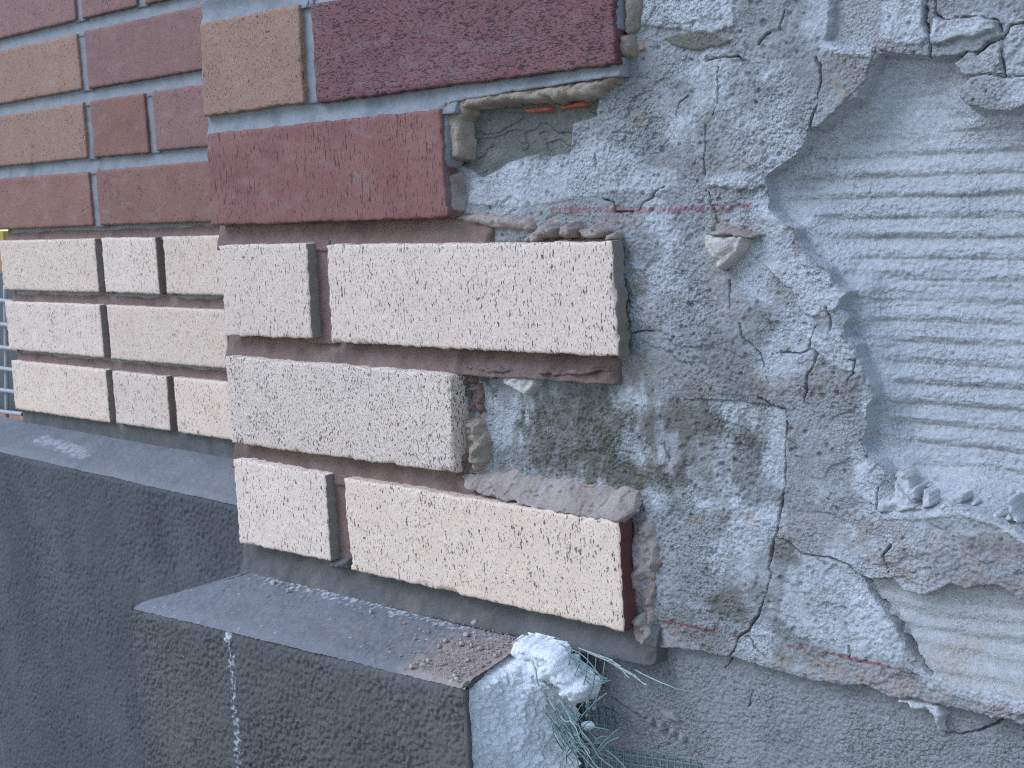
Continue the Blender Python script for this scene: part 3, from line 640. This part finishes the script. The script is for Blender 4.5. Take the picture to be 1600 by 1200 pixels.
# slot and recesses
kS = sst(-0.0005, 0.003, dS); h = h*(1-0.75*kS)-0.0075*kS; tint(kS*0.8, (0.40, 0.395, 0.38))
kL = sst(-0.0006, 0.0016, dL); fade = sst(0.0, 0.05, dL*1.0)
lowz = sst(UX(1500, 1078, D0)[1], UX(1500, 985, D0)[1], Z+0.05*(X-0.55))
ph = (Z*1.0-0.22*(X-0.55)*0.15)/0.0105+0.35*fbm(X*0.35, Z, 0.02, 3, 311)
hl = -0.0085*(0.15+0.85*lowz)+0.0006*np.sin(2*math.pi*ph)+0.0006*fbm(X*0.35, Z, 0.004, 3, 313)
h = h*(1-kL)+(hl)*kL; tint(kL*0.9, (0.47, 0.455, 0.43)); tint(kL*sst(0.1, 0.5, fbm(X*0.4, Z, 0.012, 3, 317))*0.5, (0.42, 0.36, 0.30))
# ribbed recess
kR = np.where(inR, 1.0, sst(-0.0004, 0.0, dR)); dd = np.clip(dR, 0, 1)
fil = 0.55*sst(0.0, 0.0016, dd)+0.45*sst(0.0, 0.020, dd)
ztop = UX(1400, 235, 0.034)[1]; zlow = UX(1450, 740, 0.034)[1]
amp = (1-sst(ztop-0.006, ztop+0.012, Z+0.006*fbm(X, Z, 0.04, 2, 321)))*sst(zlow-0.012, zlow+0.02, Z)
xl = (X-0.5); ph = (Z+0.012*xl+0.0005*fbm(X*0.12, Z, 0.03, 2, 323)+0.0005*fbm(X*0.3, Z, 0.006, 4, 325))/0.0108
ang = ph-np.floor(ph); saw = np.where(ang < 0.34, ang/0.34, (1-ang)/0.66); saw = saw*(1.5-0.5*saw)
ridge_w = 0.75+0.7*(vn(np.floor(ph)*1.7+0.5, X*9, 343)-0.3)
ramp_in = sst(0.001, 0.011, dd+0.004*fbm(X, Z, 0.02, 3, 341)); amp = amp*ramp_in*ridge_w
stri = fbm(X*0.14, Z, 0.0046, 4, 329, 0.6)
small = 0.0011*stri*(0.35+0.65*ramp_in)+0.0008*gran*(0.35+0.8*sst(-0.1, 0.3, fbm(X*0.5, Z, 0.012, 3, 345)))+0.0005*fbm(X, Z, 0.0022, 2, 347)
hr = -0.0190*fil+0.0024*amp*(saw-0.4)*(0.85+0.35*fbm(X*0.6, Z, 0.008, 4, 351))+small+0.0012*fbm(X, Z, 0.06, 3, 331)
h = h*(1-kR)+hr*kR
cr = np.array((0.47, 0.47, 0.465))*(1+0.12*fbm(X*0.3, Z, 0.012, 4, 333)[..., None])
warmk = sst(0.2, 0.9, 1-saw)*amp; cr = cr*(1-0.25*warmk[..., None])+np.array((0.40, 0.36, 0.32))*0.25*warmk[..., None]
col = col*(1-kR[..., None])+cr*kR[..., None]
# cracks
CR_ = [[(1122,105),(1120,125),(1123,155),(1112,180)], [(1101,195),(1100,245),(1097,274)], [(1100,95),(1118,90),(1150,88),(1160,96)], [(1185,68),(1200,52)], [(1218,45),(1225,15)],
       [(1275,90),(1285,105),(1287,125),(1280,150),(1280,165),(1270,190),(1266,203)], [(1450,-40),(1447,0),(1443,35),(1455,55),(1457,70),(1455,88)], [(1460,-30),(1460,20),(1460,40),(1457,62)],
       [(1460,20),(1480,32),(1510,28),(1540,25),(1562,35),(1567,50)], [(1660,20),(1600,36),(1580,41),(1570,60),(1545,70),(1530,84)], [(1566,64),(1570,118)], [(1548,117),(1578,121),(1605,117),(1700,112)],
       [(930,240),(933,262)], [(942,310),(961,316),(961,331),(997,331),(1002,317),(1020,304),(1035,292)], [(1105,300),(1108,317),(1117,335),(1120,348)], [(1140,440),(1141,482)], [(1154,505),(1160,527),(1187,547),(1197,572),(1199,592)],
       [(1275,512),(1265,542),(1275,552),(1270,575),(1264,585),(1256,625)], [(1317,561),(1336,562),(1335,582),(1327,596)], [(1205,554),(1222,550),(1250,554),(1267,545)],
       [(1186,622),(1211,635),(1228,639),(1230,653),(1226,696),(1224,764),(1220,795),(1214,837),(1207,857),(1201,886),(1204,896),(1196,931),(1183,963),(1167,987),(1153,995),(1149,1016),(1135,1032),(1124,1048)],
       [(1169,995),(1177,1011),(1193,1024)], [(1214,837),(1229,846),(1254,867),(1297,874),(1323,884),(1339,900),(1347,904),(1355,923),(1373,948),(1395,968),(1413,997),(1435,1029),(1456,1056)], [(1347,904),(1392,905),(1384,885)],
       [(1568,1128),(1547,1139),(1523,1149),(1493,1156),(1470,1152)], [(1373,760),(1373,795)], [(985,520),(1010,517),(1022,516)], [(945,1095),(965,1110),(1000,1130)], [(1166,1085),(1160,1110)], [(1055,180),(1060,160),(1075,150)],
       [(1040,690),(1046,720)], [(1290,480),(1300,500),(1296,520)], [(1384,885),(1380,868),(1390,850)], [(1325,1010),(1330,1040)]]
ck = np.zeros(X.shape)
for i, ln in enumerate(CR_):
    wv = 0.0011*fbm(X, Z, 0.006, 3, 401); d = line_dist(PP(ln), X+wv, Z+0.0009*fbm(X+1, Z, 0.006, 3, 405), 0.01)
    big = len(ln) > 4; ww = np.maximum((0.00058 if big else 0.00045)*(1+1.3*fbm(X, Z, 0.010, 3, 407)), 0.00008)
    ck = np.maximum(ck, np.clip(1-d/ww, 0, 1)*(1.0 if big else 0.75))
h = h-0.0036*np.clip(ck*1.7, 0, 1)
tint(np.clip(ck*1.5, 0, 1)*0.55, (0.13, 0.125, 0.115))
# pieces set off by cracks sit at slightly different levels
PIECES = [[(1457,70),(1460,40),(1460,20),(1480,32),(1540,25),(1562,35),(1570,60),(1545,70),(1530,84),(1500,86),(1456,88)], [(1376,-60),(1450,-40),(1447,0),(1443,35),(1455,55),(1455,87),(1400,85),(1372,78)],
          [(1275,90),(1285,105),(1287,125),(1280,150),(1280,165),(1270,190),(1268,202),(1282,201),(1320,168),(1355,126),(1369,76),(1330,74),(1290,74)], [(1492,100),(1512,84),(1530,84),(1566,64),(1570,118),(1548,117),(1505,117)],
          [(1570,60),(1580,41),(1600,36),(1700,10),(1700,112),(1605,117),(1578,120),(1570,118)], [(1503,120),(1548,117),(1578,121),(1605,117),(1700,112),(1700,157),(1610,166),(1580,173),(1545,173),(1512,167),(1502,148)],
          [(1264,585),(1270,575),(1275,552),(1265,542),(1275,512),(1320,520),(1340,550),(1352,577),(1352,600),(1300,620),(1256,624)], [(1214,837),(1229,846),(1254,867),(1297,874),(1323,884),(1347,904),(1355,923),(1395,968),(1413,997),(1435,1029),(1440,1050),(1400,1035),(1250,1000),(1167,990),(1183,963),(1196,931),(1204,896),(1201,886)]]
lab = np.zeros(X.shape, int)
for i, p in enumerate(PIECES):
    d = S(p); k = (d > 0) & ~inR; lab[k & (lab == 0)] = i+1
    c = PP(p).mean(0); h = h+np.where(d > 0, [0.0030, 0.0016, 0.0014, 0.0022, 0.0006, 0.0018, 0.0005, 0.0003][i]+[0.03, -0.02, 0.02, 0.03, 0, 0.02, 0.02, 0.0][i]*(Z-c[1]), 0)*sst(0, 0.0008, d)*(~inR)
Y = D0-h
# keep the wall behind the bricks and joints
tuck = (1-sst(0.236, 0.243, X)); Y = Y+0.004*tuck
V = np.stack([X, Y, Z], -1).reshape(-1, 3); Q = grid_quads(*X.shape); Cv = col.reshape(-1, 3)
fr_ = inR[:-1, :-1]; fl_ = (dL > 0.001)[:-1, :-1]; fb_ = (dB > 0)[:-1, :-1]; lb_ = lab[:-1, :-1]
W_(link('ribbed_block', sub_mesh('ribbed_block', V, Q[fr_], Cv), None, M_RIB))
W_(link('ribbed_block', sub_mesh('ribbed_block', V, Q[fl_ & ~fr_ & (lb_ == 0)], Cv), None, M_RIB))
W_(link('base_render', sub_mesh('base_render', V, Q[fb_ & ~fr_ & ~fl_ & (lb_ == 0)], Cv), None, M_REND))
W_(link('render_coat', sub_mesh('render_coat', V, Q[~fb_ & ~fr_ & ~fl_ & (lb_ == 0)], Cv), None, M_REND))
for i in range(len(PIECES)):
    k = (lb_ == i+1) & ~fr_
    if k.any(): W_(link('render_piece', sub_mesh('render_piece', V, Q[k], Cv), None, M_REND))
W_(link('core', box_mesh('core', (0.262, 0.06, -0.95), (1.9, 0.30, 2.2)), None, M_CORE))
# two broken corners of cream brick still stuck in the mortar
t = NT('broken_cream', 0.9, 0.2); v = t.coords(); bcm = t.done(t.mix(t.noise(v, 160, 4), (0.44, 0.39, 0.34), (0.66, 0.59, 0.52)), t.bump(t.noise(v, 300, 4, 0.65), 0.0016))
W_(lump('brick_fragment', [(1102,367),(1168,366),(1160,392),(1146,408),(1125,424),(1112,402),(1104,385)], D0, 0.011, None, bcm, 41.2, edge=0.0018, rough=0.0018, warp=0.0007, tilt=(0.06, -0.05)))
W_(lump('brick_fragment', [(787,584),(841,590),(840,604),(826,619),(804,606),(790,598)], D0, 0.0085, None, bcm, 42.7, edge=0.0016, rough=0.0015, warp=0.0006))
W_(lump('mortar_remnant', [(1108,361),(1140,357),(1186,366),(1172,372),(1110,370)], D0, 0.0125, None, M_PINKM, 43.7, edge=0.0022, rough=0.0012))
W_(lump('red_paint_patch', [(817,170),(845,167),(861,166),(862,174),(835,177),(818,175)], D0+0.0015, 0.0032, None, M_REDPAINT, 44.1, edge=0.002, rough=0.0006, warp=0.0006))
W_(lump('red_paint_patch', [(872,166),(900,160),(917,159),(914,166),(890,169),(874,171)], D0+0.0015, 0.0034, None, M_REDPAINT, 45.1, edge=0.002, rough=0.0006, warp=0.0006))

# ------------------------------------------------------------------ foam insulation at the broken plinth end
zfE = cB[2]; ysec = np.linspace(-0.0565, 0.030, 110); zsec = np.concatenate([np.linspace(-0.40, -0.125, 12)[:-1], np.linspace(-0.125, 0.0, 150)])
YY, ZZ = np.meshgrid(ysec, zsec)
top = zfE-0.004+(kB[2]-zfE)*np.clip((YY+0.058)/0.067, 0, 1)
dtop = top-ZZ
bul = 0.020*np.exp(-((YY-0.004)/0.020)**2)*np.exp(-((ZZ+0.050)/0.022)**2)*1.1+0.012*sst(-0.050, 0.0, YY)*sst(-0.03, -0.09, ZZ)
lumpy = 0.0034*fbm(YY, ZZ, 0.014, 5, 501, 0.7)+0.0012*np.abs(fbm(YY*2.0, ZZ, 0.006, 3, 506))+0.0022*(0.5-worley(YY+0.002*fbm(YY, ZZ, 0.004, 2, 502), ZZ, 0.0042, 503))
XX = XE-0.0045+bul*0.35+lumpy*1.5+0.42*np.clip(YY+0.0565, 0, 1)
edge = np.clip(1-(YY+0.0565)/0.006, 0, 1); XX = XX-0.006*edge**2-0.006*np.clip(1-dtop/0.006, 0, 1)**2
XX = np.where(dtop < 0, XE-0.03, XX); ZZc = np.where(dtop < 0, top-0.0005, ZZ)
XX = XX-0.05*sst(0.014, 0.028, YY+0.004*fbm(YY, ZZ, 0.01, 3, 505))
Cc = np.empty(XX.shape+(3,)); Cc[:] = (0.90, 0.885, 0.87); Cc *= (1+0.08*fbm(YY, ZZ, 0.012, 3, 507))[..., None]
k = (sst(0.2, 0.5, fbm(YY, ZZ, 0.01, 3, 509))*0.25)[..., None]; Cc = Cc*(1-k)+np.array((0.45, 0.43, 0.40))*k
V = np.stack([XX, YY, ZZc], -1).reshape(-1, 3)
o = link('foam_insulation', raw_mesh('foam_insulation', V, grid_quads(*XX.shape).reshape(-1, 4), Cc.reshape(-1, 3)), None, M_FOAM); o.parent = pl; o.matrix_parent_inverse = PLI
# broken edge of the stucco skin around the foam
rs = np.random.RandomState(8)
def skin_edge(p0, p1, n, seed):
    ps = []
    for i in range(n):
        f = i/(n-1); p = np.array(p0)*(1-f)+np.array(p1)*f
        ps.append(p+np.array([0.0016*fbm(np.array([f*9.0+seed]), np.array([0.3]), 1, 3, 521)[0], 0, 0]))
    return tube_mesh('e', ps, [0.0024*(0.7+0.6*rs.rand()) for _ in ps], 7)
V, Q = join_vq([skin_edge((XE-0.001, -0.0565, zfE-0.003), (XE+0.004, -0.0570, -0.30), 90, 1), skin_edge((XE-0.001, -0.0565, zfE-0.003), (XE-0.012, 0.006, kB[2]-0.003), 40, 2)])
o = link('broken_edge', raw_mesh('broken_edge', V, Q), None, M_DARKJ); o.parent = pl; o.matrix_parent_inverse = PLI
# torn glass-fibre mesh hanging out of the broken end
rs = np.random.RandomState(12)
def curve(pts, n=14):
    pts = np.array(pts, float); tt = np.linspace(0, len(pts)-1, n); out = []
    for t_ in tt:
        i = int(min(t_, len(pts)-2)); f = t_-i; p0 = pts[max(i-1, 0)]; p1 = pts[i]; p2 = pts[i+1]; p3 = pts[min(i+2, len(pts)-1)]
        out.append(0.5*((2*p1)+(-p0+p2)*f+(2*p0-5*p1+4*p2-p3)*f*f+(-p0+3*p1-3*p2+p3)*f**3))
    return out
def thr(pxs, ys, r=0.00045, n=16, wig=0.0016):
    c_ = np.array(curve([U(a, b, y) for (a, b), y in zip(pxs, ys)], n)); q_ = np.linspace(0, 3.0, n)[:, None]; f_ = np.linspace(0.2, 1, n)[:, None]
    w_ = np.concatenate([fbm(q_+pxs[0][0]*0.37+k*9, q_*0+pxs[0][1]*0.11, 1.0, 2, 531+k) for k in range(3)], 1)
    return tube_mesh('t', c_+w_*f_*wig, r, 5)
def mesh_obj(name, parts, mat, par, inv):
    V, Q = join_vq(parts); o = link(name, raw_mesh(name, V, Q), None, mat); o.parent = par; o.matrix_parent_inverse = inv; return o
parts = []
for k in range(6):      # weft running down to the right
    a = k*9; parts.append(thr([(872+a*0.6, 1006+a*0.9), (905+a*0.5, 1022+a*1.1), (945+a*0.2, 1062+a*0.7-k*6)], [0.006, -0.004, -0.008]))
for k in range(6):
    a = k*13; parts.append(thr([(880+a, 1008+k*4), (876+a, 1040+k*5), (866+a, 1072+k*5)], [0.004, -0.003, -0.004]))
mesh_obj('fibreglass_mesh', parts, M_MESH, pl, PLI)
parts = []
for k in range(30):
    x0 = 848+rs.uniform(0, 40); y0 = 1078+rs.uniform(0, 60); L = rs.uniform(50, 120); s = rs.uniform(0.35, 0.9)
    parts.append(thr([(x0, y0), (x0+L*s*0.5+rs.uniform(-6, 6), y0+L*0.5), (x0+L*s, y0+L+rs.uniform(-10, 10))], [rs.uniform(-0.012, 0.0), rs.uniform(-0.022, -0.008), rs.uniform(-0.02, 0.0)], 0.0004, wig=0.004))
pale = parts[::3]; parts = [p_ for i_, p_ in enumerate(parts) if i_ % 3]
for k in range(12):
    x0 = 860+rs.uniform(0, 70); y0 = 1110+rs.uniform(0, 80)
    parts.append(thr([(x0, y0), (x0+rs.uniform(8, 22), y0-rs.uniform(8, 25)), (x0+rs.uniform(25, 50), y0-rs.uniform(10, 50))], [-0.008, -0.014, -0.010], 0.0004))
mesh_obj('fibreglass_mesh', parts, M_MESH, pl, PLI)
parts = pale
for k in range(7):
    x0 = 905+k*7+rs.uniform(-3, 3); parts.append(thr([(x0, 1012+k*3), (x0+30, 1022+k*4+rs.uniform(-4, 4)), (x0+58+rs.uniform(-10, 14), 1040+k*5+rs.uniform(-8, 8))], [0.004, -0.004, -0.008], 0.00032))
parts.append(thr([(992, 1046), (1030, 1066), (1060, 1078), (1086, 1082)], [0.010, 0.004, 0.008, 0.016], 0.0004))
parts.append(thr([(832, 1036), (838, 1052), (842, 1070)], [-0.02, -0.021, -0.019], 0.0006)); parts.append(thr([(790, 1078), (815, 1078), (838, 1104), (862, 1140)], [-0.035, -0.036, -0.03, -0.024], 0.0004))
mesh_obj('loose_fibre', parts, M_STRAW, pl, PLI)
parts = []              # strip of mesh still bedded in the base render
def wy(a, b): return D0+0.0050
for k in range(17): parts.append(thr([(905+k*11.5, 1158+k*1.9), (905+k*11.5+1, 1182+k*1.6), (906+k*11.5, 1215+k*1.6)], [wy(0, 0)]*3, 0.00055, wig=0.0005))
for k in range(4): parts.append(thr([(895, 1164+k*14), (990, 1180+k*14), (1095, 1196+k*14)], [wy(0, 0)]*3, 0.00045, 24, wig=0.0006))
for k in range(5): parts.append(thr([(910+k*11, 1098+k*2), (911+k*11, 1118), (910+k*11, 1134+k*2)], [wy(0, 0)]*3, 0.0006))
for k in range(3): parts.append(thr([(905, 1102+k*13), (935, 1106+k*13), (962, 1112+k*13)], [wy(0, 0)]*3, 0.0005))
mesh_obj('fibreglass_mesh', parts, M_MESH, rw, RWI)

# ------------------------------------------------------------------ crumbs and fragments lying about
M_FRAG = mortar_mat('pale_fragment', (0.46, 0.45, 0.43), (0.56, 0.55, 0.54), grain=500, bump=0.0009)
M_FOAMP = mortar_mat('foam_bead', (0.74, 0.73, 0.72), (0.82, 0.81, 0.80), grain=420, bump=0.0010)
def place(px, py, y, name, size, mat, seed, label, cat, group=None):
    o = rock(name, tuple(U(px, py, y)), size, mat, seed); tag(o, label, cat, group); return o
def flake(poly, y, hh, mat, seed, label, tilt=(0, 0), name='render_fragment'):
    o = lump(name, poly, y, hh, None, mat, seed, edge=0.0010, rough=0.0014, feat=0.005, warp=0.0012, tilt=tilt, round_=False, step=0.0008); tag(o, label, 'rubble', 'cement fragments on the recess ledge'); return o
flake([(1384,748),(1402,748),(1420,770),(1440,792),(1412,800),(1376,797)], 0.026, 0.010, M_FRAG, 600.3, 'wide wedge of pale cement at the left end of the recess ledge', (0, 0.25))
flake([(1403,737),(1415,730),(1432,742),(1430,755),(1441,765),(1438,788),(1420,768),(1405,750)], 0.031, 0.011, M_FRAG, 601.3, 'tall pale cement shard leaning above the wide wedge on the recess ledge', (0, 0.2))
flake([(1430,758),(1440,756),(1440,784),(1424,770)], 0.028, 0.011, M_FRAG, 602.3, 'narrow sliver of cement between two shards on the recess ledge', (0.1, 0.1))
flake([(1443,759),(1456,768),(1464,790),(1444,792)], 0.028, 0.012, M_FRAG, 603.3, 'four-sided pale shard left of the long lump on the recess ledge', (0, 0.3))
flake([(1468,791),(1488,773),(1508,768),(1514,780),(1500,790),(1485,794)], 0.028, 0.012, M_FRAG, 604.3, 'long low cement lump near the middle of the recess ledge')
flake([(1516,783),(1526,779),(1531,787),(1522,793)], 0.026, 0.008, M_FRAG, 605.3, 'small cement crumb just right of the long lump on the recess ledge')
flake([(1545,803),(1566,798),(1576,806),(1560,812)], 0.025, 0.009, M_FRAG, 606.3, 'low crumb of cement near the right end of the recess ledge')
flake([(1576,775),(1585,778),(1604,815),(1594,816),(1580,794)], 0.026, 0.013, M_FRAG, 607.3, 'upright cement sliver at the right picture edge on the recess ledge', (0.1, 0.1))
flake([(1568,808),(1578,806),(1582,816),(1572,818)], 0.021, 0.008, M_FRAG, 608.3, 'tiny crumb in front of the upright sliver on the recess ledge')
for i, (p, lb) in enumerate([([(820,372),(835,361),(848,368),(840,381),(826,380)], 'leftmost brown mortar crumb on top of the upper cream stretcher'), ([(838,352),(860,347),(873,356),(869,371),(850,373)], 'largest squarish brown mortar crumb on the upper cream stretcher'),
                            ([(875,352),(895,346),(904,358),(900,371),(880,373)], 'third brown mortar crumb from the left on the upper cream stretcher'), ([(905,358),(930,352),(946,362),(940,372),(910,374)], 'flat brown crumb right of three lumps on the upper cream stretcher'), ([(944,366),(961,362),(963,375),(948,376)], 'rightmost thin mortar crumb on the upper cream stretcher')]):
    o = lump('mortar_crumb', p, 0.0135, [0.011, 0.011, 0.010, 0.009, 0.009][i], None, M_PINKM, 620+i*1.3, edge=0.0020, rough=0.0024, feat=0.005, warp=0.0011, step=0.0008, tilt=(0, 0.3)); tag(o, lb, 'rubble', 'mortar crumbs on the upper cream brick')
place(742, 972, -0.003, 'pebble', (0.006, 0.006, 0.005), M_PINKM, 640, 'round buff pebble on the dusty plinth ledge against the brick joint', 'pebble')
place(918, 1134, -0.004, 'foam_crumb', (0.010, 0.006, 0.007), M_FOAMP, 641, 'small white foam crumb caught in the green mesh', 'foam')
o = lump('foam_lobe', [(795,1003),(830,1003),(868,1016),(884,1038),(902,1062),(919,1074),(914,1094),(896,1106),(880,1092),(872,1072),(850,1066),(826,1060),(805,1040)], 0.002, 0.016, None, M_FOAMP, 47.3, edge=0.006, rough=0.0035, feat=0.007, sink=0.006)
o.parent = pl; o.matrix_parent_inverse = PLI
W_(lump('mortar_remnant', [(1400,1090),(1440,1095),(1470,1101),(1480,1118),(1472,1128),(1477,1144),(1465,1143),(1457,1120),(1440,1108),(1404,1098)], D0+0.006, 0.007, None, M_FRAG, 651.5, edge=0.002, rough=0.0016, feat=0.005, warp=0.0016, step=0.0008))
for i, pl_ in enumerate([[(1008,1122),(1018,1120),(1020,1132),(1010,1132)], [(1024,1130),(1034,1128),(1040,1142),(1030,1144)], [(1044,1138),(1052,1140),(1054,1152),(1042,1148)], [(1058,1144),(1070,1150),(1068,1162),(1058,1156)], [(1030,1108),(1052,1112),(1062,1130),(1042,1126)], [(912,1098),(920,1098),(921,1108),(912,1108)], [(924,1100),(933,1102),(932,1112),(924,1111)], [(914,1112),(922,1113),(921,1122),(913,1121)]]):
    W_(lump('render_lump', pl_, D0+0.0065, 0.0035, None, M_CORE if i < 5 else M_FRAG, 660+i*1.9, edge=0.002, rough=0.0008, warp=0.0008, step=0.0008))
# brown dust and grit on the ledge: too small to count
parts = []
base = rock('tmp', (0, 0, 0), (1, 1, 1), M_TANM, 700, res=4); bm_v = np.array([v.co[:] for v in base.data.vertices]); bm_q = np.array([p.vertices[:] for p in base.data.polygons])
bpy.data.objects.remove(base)
zfl, zbl, yfl = lin(cA, cB, 2), lin(kA, kB, 2), lin(cA, cB, 1)
for i in range(620):
    x = XE-0.004-abs(rs.normal(0, 0.032)); T = rs.rand()
    if i > 520: x = rs.uniform(-0.03, XE-0.01); T = 1-abs(rs.normal(0, 0.25))
    if not (-0.03 < x < XE-0.003 and 0.02 < T < 0.98): continue
    yf = yfl(x); p = np.array([x, yf*(1-T)+0.009*T, zfl(x)*(1-T)+zbl(x)*T+0.0008])
    s = rs.uniform(0.0005, 0.0015)*(1+2.0*(rs.rand() < 0.05)); a = rs.rand()*6.28
    R = np.array([[math.cos(a), -math.sin(a), 0], [math.sin(a), math.cos(a), 0], [0, 0, 1]])
    parts.append(((bm_v*np.array([s*1.6, s, s*0.9]))@R.T+p, bm_q))
V, Q = join_vq(parts); o = link('mortar_grit', raw_mesh('mortar_grit', V, Q), None, mortar_mat('grit', (0.40, 0.30, 0.24), (0.52, 0.42, 0.35)))
tag(o, 'brown mortar grit scattered over the plinth ledge', 'grit', kind='stuff')

# ------------------------------------------------------------------ things glimpsed past the far left corner
M_BAR = plain_mat('pale_blue_metal', (0.40, 0.39, 0.37), 0.6); M_BARD = plain_mat('dark_panel', (0.10, 0.10, 0.10), 0.6)
gr = empty('metal_grille', (-1.05, 0.31, -0.02)); tag(gr, 'pale blue wire grille standing past the far left corner of the cream bricks', 'grille')
GI = Matrix.Translation(gr.location).inverted()
def G_(o): o.parent = gr; o.matrix_parent_inverse = GI; return o
for k, py in enumerate([468, 505, 541, 574, 608, 642]):
    a, b = U(-70, py-8, 0.294), U(36 if k == 5 else 30, py+5, 0.294)
    V, Q = tube_mesh('b', [a, b], 0.0032, 8); G_(link('bar', raw_mesh('bar', V, Q), None, M_BAR))
for px in (-40, -15, 8):
    a, b = U(px, 445, 0.302), U(px+3, 662, 0.302); V, Q = tube_mesh('b', [a, b], 0.0030, 8); G_(link('bar', raw_mesh('bar', V, Q), None, M_BAR))
G_(link('back_panel', box_mesh('back_panel', (-1.25, 0.36, -0.03), (-0.90, 0.37, 0.19)), None, M_BARD))
fw_ = link('terracotta_wall', box_mesh('terracotta_wall', (-2.6, 0.75, -0.95), (-1.2, 0.95, 0.225)), None, mortar_mat('terracotta', (0.42, 0.20, 0.12), (0.48, 0.25, 0.16)))
tag(fw_, 'terracotta coloured wall glimpsed at the left picture edge behind the grille', 'wall')
yb_ = link('yellow_band', box_mesh('yellow_band', (-2.6, 0.76, 0.2265), (U(4, 360, 0.76)[0], 0.94, 0.250)), None, plain_mat('yellow_paint', (0.40, 0.31, 0.05), 0.7))
tag(yb_, 'yellow painted band at the left picture edge on the terracotta wall', 'coping')
